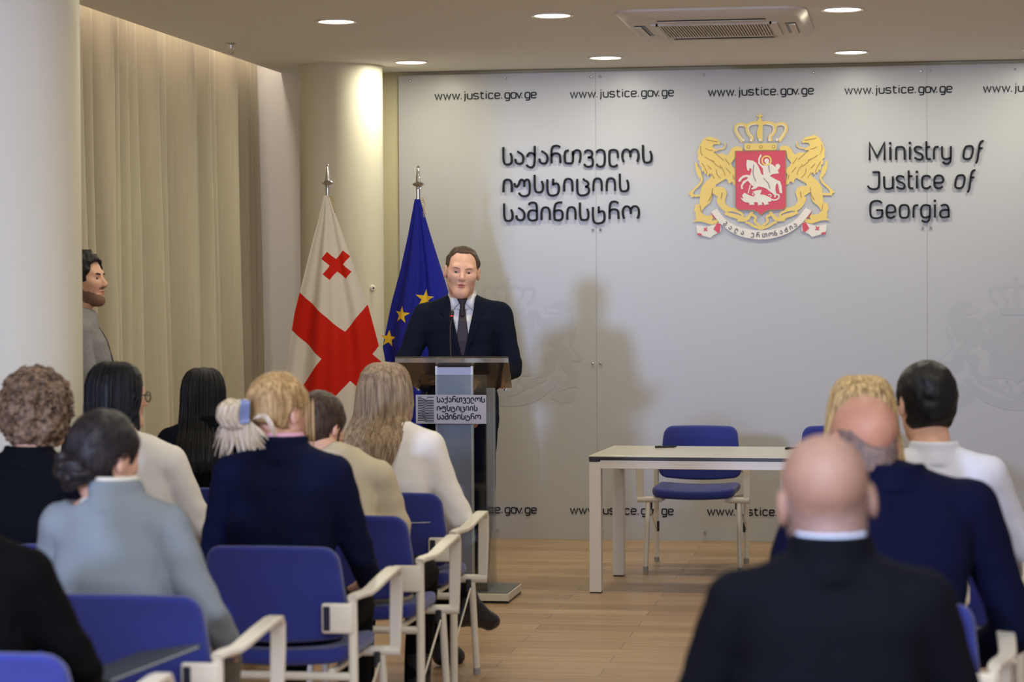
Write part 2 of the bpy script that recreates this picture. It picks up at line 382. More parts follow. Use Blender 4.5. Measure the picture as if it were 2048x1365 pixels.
eng([('u', 193), ('s', 360), ('t', 522), ('i', 631), ('c', 700), ('e', 863)], 0, X0, 2.250); F.build('text_word', letter_black, el); F = Flat(PY - .010, .009); eng([('O', 1138), ('f', 1318)], 0, X0, 2.250); F.build('text_word', letter_black, el); F = Flat(PY - .010, .009)
F.stroke([(X0 + a * S_, 2.066 + b * S_) for a, b in chaikin([(163, 200), (130, 234), (60, 234), (14, 205), (6, 150), (6, 60), (26, 8), (88, -6), (160, 14), (168, 50), (168, 108), (168, 108), (86, 108)])], W_)
eng([('e', 224), ('o', 402), ('r', 585), ('g', 685), ('i', 870), ('a', 936)], 0, X0, 2.066)
F.build('text_word', letter_black, el)

URL = {'w': [[(0, 100), (34, 0), (66, 96), (98, 0), (132, 100)]], 'j': [[(8, 100), (8, -20), (-8, -36)]], 'u': [[(0, 100), (0, 20), (14, 2), (60, 0), (84, 10)], [(84, 100), (84, 0)]],
       's': [[(84, 84), (70, 100), (14, 100), (0, 84), (0, 62), (14, 52), (70, 48), (84, 36), (84, 14), (70, 0), (14, 0), (-2, 16)]],
       't': [[(12, 130), (12, 20), (24, 2), (64, 2)], [(-8, 98), (58, 98)]], 'i': [[(0, 0), (0, 100)]],
       'c': [[(80, 84), (66, 100), (14, 100), (0, 84), (0, 16), (14, 0), (66, 0), (82, 18)]],
       'e': [[(0, 50), (86, 50), (86, 84), (70, 100), (14, 100), (0, 84), (0, 16), (14, 0), (70, 0), (84, 14)]],
       'g': [[(84, 90), (70, 100), (14, 100), (0, 84), (0, 18), (14, 2), (66, 2), (84, 14)], [(84, 100), (84, -22), (68, -38), (10, -36)]],
       'o': [[(14, 100), (0, 84), (0, 16), (14, 0), (74, 0), (88, 16), (88, 84), (74, 100), (44, 100)]], 'v': [[(0, 100), (44, 2), (88, 100)]]}
UW = [('w', 0), ('w', 159), ('w', 320), ('j', 545), ('u', 596), ('s', 712), ('t', 838), ('i', 940), ('c', 984), ('e', 1100), ('g', 1283), ('o', 1396), ('v', 1496), ('g', 1650), ('e', 1765)]
def web(x, z, label, group):
    F = Flat(PY - .0015, .002); s = .000361
    for g, gx in UW:
        for st in URL[g]:
            F.stroke([(x + (gx + a) * s, z + b * s) for a, b in (st if g in 'wv' else chaikin(st))], .0078, closed=(g == 'o'))
    for d in (478, 1222, 1591): F.poly([(x + (d - 9) * s, z - 2 * s), (x + (d + 9) * s, z - 2 * s), (x + (d + 9) * s, z + 17 * s), (x + (d - 9) * s, z + 17 * s)])
    for d in (551, 940): F.poly([(x + (d - 9) * s, z + 122 * s), (x + (d + 9) * s, z + 122 * s), (x + (d + 9) * s, z + 141 * s), (x + (d - 9) * s, z + 141 * s)])
    tag(F.build('web_address', letter_black), label, 'lettering', group)
for k, x in enumerate((-3.032, -2.14, -1.247, -.38, .484)):
    web(x, 2.868 - k * .004, ('leftmost', 'second from left', 'middle', 'second from right', 'rightmost, cut off by the edge,')[k] + ' web address in the top row on the wall', 'web addresses in the top row')
for k, x in enumerate((-3.046, -2.153, -1.263, -.395, .50)):
    web(x, .167, ('leftmost web address low on the wall, partly behind the lectern', 'web address low on the wall behind the left table legs', 'web address low on the wall behind the chair at the table',
        'web address low on the wall hidden behind the seated bald men', 'rightmost web address low on the wall, past the white shirt sleeve')[k], 'web addresses in the bottom row')

# ------------------------------------------------------------------ coat of arms (traced in a 1600 px wide drawing frame)
LION = [(268, 288), (305, 300), (345, 306), (368, 325), (386, 345), (378, 368), (350, 362), (322, 366), (310, 388), (332, 402), (352, 412), (366, 420), (352, 434), (326, 432), (318, 442), (360, 455), (412, 452), (450, 472),
 (468, 450), (482, 422), (500, 400), (532, 386), (575, 390), (597, 410), (588, 434), (556, 430), (530, 440), (525, 475), (518, 505), (498, 528), (484, 548), (500, 580), (528, 600), (534, 640), (520, 655), (530, 700), (534, 756), (505, 748), (498, 722),
 (480, 728), (464, 742), (452, 705), (436, 692), (418, 702), (380, 724), (346, 742), (336, 768), (392, 766), (430, 786), (446, 830), (432, 872), (424, 905), (442, 942), (482, 966), (532, 970), (552, 992), (540, 1002), (480, 1000), (440, 1008), (410, 988), (380, 962), (356, 922),
 (346, 890), (360, 862), (330, 842), (308, 826), (300, 882), (282, 918), (242, 950), (214, 982), (206, 1012), (242, 1038), (300, 1036), (316, 1060), (300, 1086), (230, 1092), (165, 1086), (148, 1050), (150, 1012), (134, 986), (150, 930), (184, 930), (190, 862), (196, 800), (214, 752), (250, 712), (286, 682), (304, 662),
 (282, 640), (268, 668), (250, 640), (238, 652), (226, 612), (212, 630), (204, 575), (186, 560), (190, 520), (170, 500), (176, 460), (166, 430), (184, 400), (186, 370), (206, 350), (208, 330), (232, 308)]
HORSE = [(635, 515), (660, 520), (692, 524), (722, 545), (742, 575), (757, 612), (770, 650), (790, 666), (850, 670), (882, 690), (916, 710), (946, 722), (960, 762), (966, 836), (944, 834), (936, 800), (930, 757), (916, 738), (906, 762), (902, 800), (912, 842), (890, 850), (868, 830), (848, 815), (820, 792), (790, 777), (742, 768), (722, 786), (690, 796), (672, 790), (700, 768), (680, 756), (664, 736), (640, 712), (612, 736), (592, 766), (600, 790), (580, 790), (577, 760), (600, 716), (634, 700), (648, 682), (625, 677), (592, 692), (572, 722), (552, 718), (566, 690), (600, 662), (640, 656), (664, 664), (676, 630), (680, 606), (660, 592), (656, 620), (640, 615), (630, 562)]
RIDER = [(800, 575), (815, 548), (830, 540), (850, 550), (885, 570), (905, 590), (905, 566), (930, 555), (950, 575), (942, 600), (926, 616), (936, 646), (870, 655), (850, 672), (790, 668), (785, 600), (757, 567), (740, 546), (745, 500), (765, 462), (776, 478), (759, 506), (757, 545), (777, 566)]
DRAGON = [(575, 872), (600, 882), (590, 850), (612, 826), (640, 842), (660, 852), (692, 862), (680, 822), (720, 806), (775, 800), (760, 842), (800, 850), (850, 870), (872, 895), (860, 912), (830, 916), (842, 936), (800, 946), (790, 922), (770, 916), (782, 940), (740, 946), (734, 917), (700, 916), (706, 940), (660, 942), (655, 921), (620, 916), (595, 902)]
def crest(name, cx, ztop, sc, mats, ghost=False):
    k = .000677 * sc
    def T(p): return [(cx + (x - 768) * k, ztop - (y - 84) * k) for x, y in p]
    def Mr(p): return [(1536 - x, y) for x, y in p]
    gold, line, red, white, dark = range(5)
    y0, dt = (PY - .0004, .0001) if ghost else (PY - .006, .004)
    F = Flat(y0, dt); cn = [0]
    def bump_(): cn[0] += 1; return cn[0] * (2.2e-5 if ghost else 6e-6)
    st = lambda p, w, mi, lay=0, closed=False: F.stroke(T(p), [q * k for q in w] if isinstance(w, list) else w * k, mi, closed, y=y0 - lay * dt * .7 - bump_())
    po = lambda p, mi, lay=0: F.poly(T(p), mi, y=y0 - lay * dt * .7 - bump_())
    for f in (lambda p: p, Mr):
        po(f(LION), gold)
        st(f(chaikin([(195, 845), (140, 852), (108, 835), (130, 790), (185, 745), (212, 700), (200, 655), (180, 620), (160, 580), (154, 535)])), 20, gold)
        po(f([(150, 545), (165, 560), (200, 610), (205, 670), (190, 690), (165, 650), (150, 600)]), gold); st(f([(85, 822), (112, 838), (118, 862)]), 22, gold); st(f([(112, 838), (108, 800)]), 18, gold)
        st(f(chaikin([(362, 414), (400, 412), (432, 392), (434, 362), (422, 352)])), 12, gold)
        if not ghost:
            for p in ([(240, 480), (300, 520), (330, 525)], [(300, 510), (345, 560), (390, 590)], [(345, 600), (350, 650), (390, 690)], [(200, 380), (195, 430), (215, 470)], [(250, 320), (300, 330), (360, 340)], [(245, 400), (280, 420), (310, 420)],
                      [(380, 560), (420, 620), (430, 660)], [(430, 500), (470, 560)], [(440, 590), (480, 640)], [(310, 780), (300, 850), (270, 900)], [(190, 940), (200, 1000)], [(400, 820), (390, 880)], [(505, 660), (515, 700)], [(260, 560), (300, 600)], [(210, 540), (240, 590), (262, 640)], [(300, 640), (330, 690)], [(330, 440), (420, 520)]):
                st(f(chaikin(p, 1)), 6, line, 1)
        # crown half
        st(f(chaikin([(600, 345), (575, 310), (535, 250), (530, 205), (560, 180), (610, 185), (640, 200)])), 34, gold)
        st(f(chaikin([(672, 345), (690, 300), (650, 270), (635, 215), (655, 180), (720, 165), (768, 180)])), 34, gold)
        if not ghost:
            st(f(chaikin([(600, 335), (575, 305), (540, 250), (537, 210), (562, 190), (605, 193)])), 9, white, 1)
            st(f(chaikin([(680, 335), (690, 300), (655, 270), (645, 215), (662, 192), (720, 180)])), 9, white, 1)
        # scrolls below the shield
        st(f(chaikin([(425, 1015), (480, 1035), (545, 1050), (590, 1085), (640, 1070), (668, 1030), (690, 1010)])), [30, 40, 46, 40, 30, 22], gold)
        st(f(chaikin([(460, 985), (540, 1000), (600, 1030), (580, 1085), (545, 1085)])), 22, gold)
        st(f(chaikin([(690, 1010), (672, 1020), (690, 1040), (725, 1060), (700, 1090), (725, 1120), (768, 1150)])), 22, gold)
        st(f(chaikin([(620, 1105), (650, 1110), (690, 1140), (768, 1168)])), 24, gold)
        po(f([(120, 1105), (150, 1070), (230, 1085), (310, 1085), (370, 1065), (355, 1110), (300, 1125), (200, 1095), (150, 1092)]), gold)
        # ribbon ends
        po(f([(155, 1130), (250, 1145), (320, 1125), (388, 1098), (392, 1190), (355, 1207), (320, 1222), (290, 1250), (230, 1232), (178, 1216), (160, 1190)]), white)
        if not ghost:
            po(f([(318, 1165), (352, 1108), (386, 1120), (378, 1192), (358, 1206)]), red, 1)
            po(f([(290, 1000), (330, 1050), (340, 1080), (318, 1060)]), red, 1)
            st(f([(226, 1154), (258, 1182)]), 11, red, 1); st(f([(256, 1150), (228, 1184)]), 11, red, 1)
            F.poly(T(f([(160, 1210), (183, 1203), (206, 1210), (200, 1226), (170, 1226)])), red, y=y0 - dt)
    po([(612, 362), (915, 362), (915, 415), (900, 425), (628, 425), (612, 415)], gold)
    st(chaikin([(768, 180), (735, 270), (768, 345)]), 26, gold); st([(768, 175), (768, 345)], 34, gold)
    F.disc(T([(758, 150)])[0], 24 * k, gold); st([(758, 78), (758, 130)], 15, gold); st([(728, 102), (788, 102)], 15, gold)
    po([(527, 432), (1000, 432), (1000, 960), (975, 986), (840, 990), (800, 1008), (768, 1040), (736, 1008), (696, 990), (552, 986), (527, 960)], gold if ghost else red, 1)
    up_ = [(350, 972), (430, 1078), (560, 1155), (768, 1190), (976, 1155), (1106, 1078), (1186, 972)]; lo = [(1241, 1005), (1146, 1130), (996, 1235), (768, 1280), (540, 1235), (390, 1130), (295, 1005)]
    po(chaikin(up_) + chaikin(lo), white, 2)
    if ghost:
        return tag(F.build(name, mats), None)
    st([(527, 432), (1000, 432), (1000, 960), (975, 986), (840, 990), (800, 1008), (768, 1040), (736, 1008), (696, 990), (552, 986), (527, 960)], 6, line, 2, True)
    for x in (650, 768, 886): F.disc(T([(x, 394)])[0], 16 * k, line, y=y0 - dt * .6); F.disc(T([(x, 394)])[0], 10 * k, gold, y=y0 - dt * .9)
    for x in (605, 675, 760, 848, 918): F.disc(T([(x, 330)])[0], 12 * k, white, y=y0 - dt)
    po(HORSE, white, 2); po(RIDER, white, 2); po(DRAGON, white, 2)
    st([(820 + 42 * math.cos(a * .35), 525 + 42 * math.sin(a * .35)) for a in range(18)], 15, gold, 2.3, True); F.disc(T([(822, 527)])[0], 22 * k, white, y=y0 - dt * 1.6)
    st([(668, 750), (646, 832)], 9, white, 2.4); st(chaikin([(860, 890), (900, 902), (938, 880), (936, 848), (905, 843), (895, 872)]), 13, white, 2)
    st(chaikin([(680, 822), (700, 830), (705, 850), (690, 858)]), 8, red, 3); st(chaikin([(835, 850), (850, 842), (865, 852), (855, 870)]), 8, white, 2)
    for p in ([(700, 560), (690, 650), (720, 720)], [(790, 690), (840, 740), (850, 790)], [(840, 570), (850, 640)]): st(chaikin(p, 1), 4, dark, 3)
    C0, Rr = (768, 640), 592
    for g, a in zip('Zala', (-35.5, -29.5, -23.5, -17.5)): arc_letter(F, T, g, a, C0, Rr, 35, k, dark, y0 - dt * 2.2)
    for g, a in zip('ertobaSia', (-8, -3, 2.3, 8, 13.3, 18.3, 23.3, 28.3, 32.8)): arc_letter(F, T, g, a, C0, Rr, 35, k, dark, y0 - dt * 2.2)
    return F.build(name, mats)
def arc_letter(F, T, g, deg, C0, Rr, size, k, mi, y):
    a = R(deg); s = size / 150
    ux, uy = math.cos(a), -math.sin(a); vx, vy = -math.sin(a) * -1 * -1, -math.cos(a)
    bx, by = C0[0] + Rr * math.sin(a), C0[1] + Rr * math.cos(a)
    for st in GEO[g]:
        F.stroke(T([(bx + (p - 45) * s * ux + (q - 60) * s * -math.sin(a), by + (p - 45) * s * uy - (q - 60) * s * math.cos(a)) for p, q in chaikin(st, 1)]), 7 * k, mi, y=y)
cm = [mat('crest_gold', (222, 194, 104), .45), mat('crest_line', (164, 132, 66), .5), mat('crest_red', (200, 60, 80), .45), mat('crest_white', (222, 216, 208), .5), mat('crest_grey', (90, 86, 90), .5)]
tag(crest('coat_of_arms', -.912, 2.739, 1.0, cm), 'coloured coat of arms with golden lions, red shield and crown on the wall', 'coat of arms')
gm = [mat('ghost_grey', (171, 171, 173), .34, spec=.35)] * 5  # thin emblem in a grey close to the panel's tone
for x, z, lb in ((-2.55, 1.705, 'faint grey coat of arms on the wall beside the speaker'), (.69, 1.69, 'faint grey coat of arms on the wall beside the man in the white shirt')):
    tag(crest('faint_emblem', x, z, 1.05, gm, True), lb, 'emblem', 'faint grey coats of arms')

# ------------------------------------------------------------------ ceiling fittings
def emit(name, col, s):
    M = bpy.data.materials.new(name); M.use_nodes = True; nt = M.node_tree; nt.nodes.clear()
    o = nt.nodes.new('ShaderNodeOutputMaterial'); e = nt.nodes.new('ShaderNodeEmission'); e.inputs[0].default_value = (*col, 1); e.inputs[1].default_value = s
    nt.links.new(e.outputs[0], o.inputs[0]); return M
lampm = emit('lit_diffuser', (1, .95, .86), 6)
def downlight(x, y, label, group='recessed ceiling lights'):
    t = thing('ceiling_light', label, 'ceiling light', (x, y, CEILZ), 0, group)
    MB().lathe([(.094, 0), (.110, 0), (.112, -.004), (.106, -.008), (.094, -.006), (.094, 0)], seg=40, caps=False).build('trim_ring', white_metal, t, True)
    MB().lathe([(.001, -.004), (.093, -.004), (.093, -.001), (.001, -.001)], seg=36).build('diffuser', lampm, t, True)
    lamp('downlight_lamp', 'AREA', (x, y, CEILZ - .0065), (x, y, 0), DL_POWER, DL_COLOR, shape='DISK', size=.17)
for x, y, lb in ((-2.97, 12.5, 'lit round ceiling light nearest the curtain'), (-1.81, 12.46, 'lit round ceiling light left of the air conditioner'), (-.317, 12.5, 'lit round ceiling light right of the air conditioner'),
                 (-3.05, 14.85, 'lit round ceiling light beside the far cream column'), (-1.822, 14.82, 'lit round ceiling light close to the wall above the left lettering'), (-.325, 14.80, 'lit round ceiling light close to the wall right of the coat of arms'),
                 (.80, 14.85, 'round ceiling light cut off by the right edge, close to the wall')):
    downlight(x, y, lb)
for xx in (-2.97, -1.81, -.317, .85):      # unseen lamps added to brighten the audience, above the frame
    for yy, pw in ((10.15, 9), (7.8, 9), (5.45, 2.5)):
        if xx > -2 or yy > 9: lamp('downlight_lamp', 'AREA', (xx, yy, CEILZ - .0065), (xx, yy, 0), pw, DL_COLOR, shape='DISK', size=.17)
acw = mat('aircon_white_plastic', (206, 198, 190), .45)
t = thing('air_conditioner', 'white ceiling cassette air conditioner with slatted grille', 'air conditioner', (-.985, 12.92, CEILZ))
def rr(hx, hy, r, n=6):
    o = []
    for cx, cy, a in ((hx - r, hy - r, 0), (-hx + r, hy - r, 90), (-hx + r, -hy + r, 180), (hx - r, -hy + r, 270)):
        o += [(cx + r * math.cos(R(a + 90 * i / n)), cy + r * math.sin(R(a + 90 * i / n))) for i in range(n + 1)]
    return o
b = MB(); rings = []
for hx, hy, z in ((.49, .62, 0), (.49, .62, -.012), (.462, .59, -.04), (.44, .57, -.045)):
    rings.append([b.bm.verts.new((p[0], p[1], z)) for p in rr(hx, hy, .12)])
for A, B in zip(rings, rings[1:]):
    for k in range(len(A)): b.bm.faces.new((A[k], A[(k + 1) % len(A)], B[(k + 1) % len(A)], B[k]))
b.bm.faces.new(rings[-1]); b.build('housing', acw, t, True)
MB().box((0, 0, -.0455), (.60, .62, .003)).build('grille_recess', black_plastic, t)
g = MB()
for i in range(39): g.box((-.285 + i * .015, 0, -.050), (.0065, .60, .009))
g.box((0, .31, -.05), (.60, .03, .012)).box((0, -.31, -.05), (.60, .03, .012)).box((-.31, 0, -.05), (.04, .65, .012)).box((.31, 0, -.05), (.04, .65, .012)); g.build('grille', acw, t)
for (x, y, sx, sy) in ((0, .45, .56, .06), (0, -.45, .56, .06), (-.395, 0, .06, .50), (.395, 0, .06, .50)):
    o = MB().box((x, y, -.0455), (sx, sy, .004), .001).build('air_outlet', black_plastic, t)
    MB().box((x + (0 if sx > sy else math.copysign(.006, x)), y + (0 if sy > sx else math.copysign(.006, y)), -.052), (sx * (.97 if sx > sy else .55), sy * (.97 if sy > sx else .55), .004), .001).build('flap', acw, o)
t = thing('sprinkler_head', 'small metal sprinkler head hanging under the ceiling by the curtain', 'sprinkler', (-3.83, 13.5, CEILZ))
MB().lathe([(.03, 0), (.03, -.006), (.012, -.010), (.010, -.03)], seg=16).build('escutcheon', chrome, t, True)
MB().tube([(-.012, 0, -.03), (-.014, 0, -.05), (0, 0, -.066)], .003, 8).tube([(.012, 0, -.03), (.014, 0, -.05), (0, 0, -.066)], .003, 8).lathe([(.02, -.066), (.02, -.070)], seg=14).build('deflector', chrome, t)

# ------------------------------------------------------------------ surface from a distance field
def smin(a, b, k):
    h = np.clip(.5 + .5 * (b - a) / k, 0, 1); return b * (1 - h) + a * h - k * h * (1 - h)
def smax(a, b, k): return -smin(-a, -b, k)
def cap(P, a, b, r1, r2=None):
    r2 = r1 if r2 is None else r2; a = np.array(a, float); b = np.array(b, float); ba = b - a
    h = np.clip(((P - a) @ ba) / max(ba @ ba, 1e-9), 0, 1); return np.linalg.norm(P - a - h[:, None] * ba, axis=1) - (r1 + (r2 - r1) * h)
def ell(P, c, r):
    q = (P - np.array(c, float)); r = np.array(r, float); k0 = np.linalg.norm(q / r, axis=1); k1 = np.linalg.norm(q / r ** 2, axis=1) + 1e-9
    return k0 * (k0 - 1) / k1
def rbox(P, c, hs, r):
    q = np.abs(P - np.array(c, float)) - (np.array(hs, float) - r)
    return np.linalg.norm(np.maximum(q, 0), axis=1) + np.minimum(q.max(1), 0) - r
def prof(P, rows, n=2.4):
    """stack of superellipse sections: rows of (z, half width, half depth, y centre[, x centre])"""
    a = np.array([list(r) + [0] * (5 - len(r)) for r in rows], float); z = P[:, 2]
    w = np.interp(z, a[:, 0], a[:, 1]); d = np.interp(z, a[:, 0], a[:, 2]); yc = np.interp(z, a[:, 0], a[:, 3]); xc = np.interp(z, a[:, 0], a[:, 4])
    q = (np.abs((P[:, 0] - xc) / w) ** n + np.abs((P[:, 1] - yc) / d) ** n) ** (1 / n)
    e = (q - 1) * np.minimum(w, d); return smax(e, np.maximum(z - a[-1, 0], a[0, 0] - z), .02)
def poly2(P, pts):
    """signed distance to a polygon drawn in x, z"""
    x, z = P[:, 0], P[:, 2]; d = np.full(len(P), 1e9); s = np.ones(len(P)); n = len(pts)
    for i in range(n):
        ax, az = pts[i]; bx, bz = pts[i - 1]; ex, ez = bx - ax, bz - az; wx, wz = x - ax, z - az
        t = np.clip((wx * ex + wz * ez) / (ex * ex + ez * ez + 1e-12), 0, 1); d = np.minimum(d, (wx - ex * t) ** 2 + (wz - ez * t) ** 2)
        c1 = z >= az; c2 = z < bz; c3 = ex * wz > ez * wx
        fl = (c1 & c2 & c3) | (~c1 & ~c2 & ~c3); s = np.where(fl, -s, s)
    return s * np.sqrt(d)
def wob(P, f, amp, seed=0):
    r = np.random.RandomState(seed); o = np.zeros(len(P))
    for i in range(5):
        v = r.normal(size=3); v = v / np.linalg.norm(v) * f * r.uniform(.6, 1.5); o += np.sin(P @ v + r.uniform(0, 6.3))
    return amp * o / 2.2
def nets(fn, lo, hi, h):
    """naive surface nets of fn(points) < 0"""
    lo = np.array(lo, float); n = np.ceil((np.array(hi, float) - lo) / h).astype(int) + 1
    g = [lo[i] + h * np.arange(n[i]) for i in range(3)]
    P = np.stack(np.meshgrid(*g, indexing='ij'), -1).reshape(-1, 3)
    F = np.concatenate([fn(P[i:i + 400000]) for i in range(0, len(P), 400000)]).reshape(n)
    F[0] = F[-1] = 1; F[:, 0] = F[:, -1] = 1; F[:, :, 0] = F[:, :, -1] = 1
    m = n - 1; cnt = np.zeros(m); pos = np.zeros((*m, 3))
    for ax in range(3):
        o1, o2 = [i for i in range(3) if i != ax]
        for a in (0, 1):
            for b in (0, 1):
                s0 = [0] * 3; s0[o1] = a; s0[o2] = b; s1 = list(s0); s1[ax] = 1
                A = F[tuple(slice(s0[i], s0[i] + m[i]) for i in range(3))]; B = F[tuple(slice(s1[i], s1[i] + m[i]) for i in range(3))]
                c = (A < 0) != (B < 0); t = np.where(c, A / np.where(c, A - B, 1), 0); cnt += c
                off = np.zeros((*m, 3)); off[..., o1] = a; off[..., o2] = b; off[..., ax] = t; pos += off * c[..., None]
    act = cnt > 0; idx = -np.ones(m, int); idx[act] = np.arange(act.sum())
    ijk = np.stack(np.nonzero(act), 1); V = lo + h * (ijk + pos[act] / cnt[act][:, None]); Q = []
    for ax in range(3):
        o1, o2 = [(1, 2), (2, 0), (0, 1)][ax]
        s0 = [slice(1, n[i] - 1) for i in range(3)]; s0[ax] = slice(0, n[ax] - 1); s1 = list(s0); s1[ax] = slice(1, n[ax])
        A = F[tuple(s0)] < 0; B = F[tuple(s1)] < 0; e = np.stack(np.nonzero(A != B), 1)
        base = e + np.array([0 if i == ax else 1 for i in range(3)])
        def cell(d1, d2):
            c = base.copy(); c[:, o1] += d1; c[:, o2] += d2; return idx[c[:, 0], c[:, 1], c[:, 2]]
        q = np.stack([cell(-1, -1), cell(0, -1), cell(0, 0), cell(-1, 0)], 1); fl = ~A[e[:, 0], e[:, 1], e[:, 2]]
        q[fl] = q[fl][:, ::-1]; Q.append(q)
    return V, np.concatenate(Q)

# ------------------------------------------------------------------ table and what lies on it
t = thing('table', 'white meeting table with pale top and black edge in front of the wall', 'table', (-.773, 13.176, 0), R(-2.5))
hx, hy = .885, .415
MB().box((0, 0, .7345), (2 * hx, 2 * hy, .007), .002).build('tabletop', mat('table_glass_top', (206, 200, 182), .22, spec=.5), t)
MB().box((0, 0, .7235), (2 * hx - .002, 2 * hy - .002, .015)).build('edge_band', black_plastic, t)
f = MB()
for s in (-1, 1): f.box((0, s * (hy - .03), .691), (2 * hx - .12, .05, .046), .003).box((s * (hx - .03), 0, .691), (.05, 2 * hy - .12, .046), .003)
f.build('frame', table_white, t)
for sx in (-1, 1):
    for sy in (-1, 1):
        l = MB().box((sx * (hx - .032), sy * (hy - .032), .3555), (.064, .064, .699), .004).build('leg', table_white, t)
        MB().box((sx * (hx - .032), sy * (hy - .032), .003), (.056, .056, .006)).build('foot_cap', black_plastic, l)
        MB().box((sx * (hx - .028), sy * (hy - .032), .7105), (.05, .066, .011)).build('corner_cap', black_plastic, l)
for x, y, rz, lb in ((-1.325, 13.45, .5, 'black pen lying on the table in front of the empty blue chair'), (-.615, 13.40, .9, 'black pen lying on the table beside the bald head')):
    p = thing('pen', lb, 'pen', (x, y, .738), rz, 'pens on the table')
    MB().tube([(-.065, 0, .006), (.05, 0, .006), (.068, 0, .006)], lambda i: (.0055, .0055, .0015)[i], 10).build('barrel', black_plastic, p, True)
    MB().tube([(-.066, 0, .012), (-.03, 0, .013)], .0018, 6).build('clip', chrome, p, True)

# ------------------------------------------------------------------ armchairs
def make_chair(label, group):
    t = thing('conference_chair', label, 'chair', (0, 0, 0), 0, group)
    def bf(P):
        Q = P.copy(); x = Q[:, 0]; v = Q[:, 2] - .655
        yc = -.225 - .16 * v - .55 * np.maximum(v - .08, 0) ** 1.5 + .50 * x ** 2
        Q[:, 1] -= yc; Q[:, 2] += np.where(v < 0, -.35 * x ** 2 * (-v / .16), .12 * x ** 2 * (v / .16)) - .655
        sx = .232 + .016 * np.clip(-Q[:, 2] / .16, -1, 1)
        q = np.abs(np.stack([Q[:, 0] / sx * .24, Q[:, 2]], 1)) - np.array([.24 - .05, .160 - .05])
        d2 = np.linalg.norm(np.maximum(q, 0), axis=1) + np.minimum(q.max(1), 0) - .05
        w = np.stack([d2 + .016, np.abs(Q[:, 1]) - .006], 1)
        return np.linalg.norm(np.maximum(w, 0), axis=1) + np.minimum(w.max(1), 0) - .016
    V, Fc = nets(bf, (-.28, -.36, .44), (.28, -.14, .86), .0075); mesh_obj('backrest', V, Fc, blue_fabric, t)
    def sf(P):
        Q = P.copy(); Q[:, 2] -= .447 + .25 * Q[:, 0] ** 2 - .9 * np.maximum(Q[:, 1] - .14, 0) ** 2 - .15 * (Q[:, 1] < -.1) * (Q[:, 1] + .1) ** 2
        q = np.abs(Q[:, :2] - np.array([0, .02])) - np.array([.24 - .07, .235 - .07])
        d2 = np.linalg.norm(np.maximum(q, 0), axis=1) + np.minimum(q.max(1), 0) - .07
        w = np.stack([d2 + .02, np.abs(Q[:, 2]) - .006], 1)
        return np.linalg.norm(np.maximum(w, 0), axis=1) + np.minimum(w.max(1), 0) - .02
    V, Fc = nets(sf, (-.28, -.26, .38), (.28, .30, .52), .008); mesh_obj('seat', V, Fc, blue_fabric, t)
    for s in (-1, 1):
        l = MB().tube([(s * .268, -.250, .645), (s * .268, -.243, .45), (s * .266, -.235, .02)], .0155, 14).build('leg', white_metal, t, True)
        MB().tube([(s * .266, -.235, .0), (s * .266, -.235, .03)], .0165, 12).build('foot_glide', mat('grey_glide', (150, 148, 145), .5), l, True)
        l = MB().tube([(s * .262, .205, .40), (s * .266, .235, .2), (s * .272, .255, .02)], .0145, 14).build('leg', white_metal, t, True)
        MB().tube([(s * .272, .255, .0), (s * .272, .255, .03)], .0155, 12).build('foot_glide', MATS['grey_glide'], l, True)
        a = MB()
        rail = [(s * .268, -.262, .650), (s * .276, -.235, .655), (s * .300, -.18, .660), (s * .308, -.14, .668), (s * .311, 0, .684), (s * .311, .15, .694), (s * .311, .20, .692), (s * .311, .222, .670), (s * .310, .224, .60), (s * .308, .218, .50), (s * .307, .215, .415)]
        def pr(i): w = (.016, .018, .021, .023, .024, .024, .023, .022, .022, .021, .019)[i]; h = .0085; return [(w * c, h * d) for c, d in ((1, .6), (.85, 1), (-.85, 1), (-1, .6), (-1, -.6), (-.85, -1), (.85, -1), (1, -.6))]
        pts = [Vector(p) for p in rail]; rings = []
        for i, p in enumerate(pts):
            tg = (pts[min(i + 1, 10)] - pts[max(i - 1, 0)]).normalized(); side = Vector((1, 0, 0)) - tg * tg.x; side = side.normalized(); nn = side.cross(tg).normalized()
            rings.append([a.bm.verts.new(p + side * x + nn * y_) for x, y_ in pr(i)])
        for A, B in zip(rings, rings[1:]):
            for k in range(8): a.bm.faces.new((A[k], A[(k + 1) % 8], B[(k + 1) % 8], B[k]))
        a.bm.faces.new(rings[0][::-1]); a.bm.faces.new(rings[-1])
        a.build('armrest', white_metal, t, True)
        MB().tube([(s * .324, .215, .412), (s * .20, .205, .412)], .018, 12).build('seat_support', white_metal, t, True)
        br = MB().box((s * .222, -.262, .585), (.105, .020, .098), .009, seg=3).build('backrest_bracket', white_metal, t, True)
        MB().box((s * .188, -.273, .585), (.022, .003, .078), .001).build('slot', mat('slot_navy', (12, 14, 40), .6), br)
        MB().tube([(s * .262, .17, .375), (s * .268, -.225, .20)], .0035, 8).build('link_rod', white_metal, t, True)
        MB().box((s * .250, .195, .385), (.022, .03, .055), .005).build('plastic_clip', black_plastic, t)
        MB().box((s * .255, -.222, .215), (.014, .018, .06), .004).build('plastic_clip', black_plastic, t)
    MB().tube([(-.268, -.242, .395), (-.12, -.225, .392), (.12, -.225, .392), (.268, -.242, .395)], .0145, 12).build('cross_bar', white_metal, t, True)
    MB().tube([(-.19, -.22, .405), (-.19, .2, .405)], .012, 10).build('seat_rail', white_metal, t, True); MB().tube([(.19, -.22, .405), (.19, .2, .405)], .012, 10).build('seat_rail', white_metal, t, True)
    return t
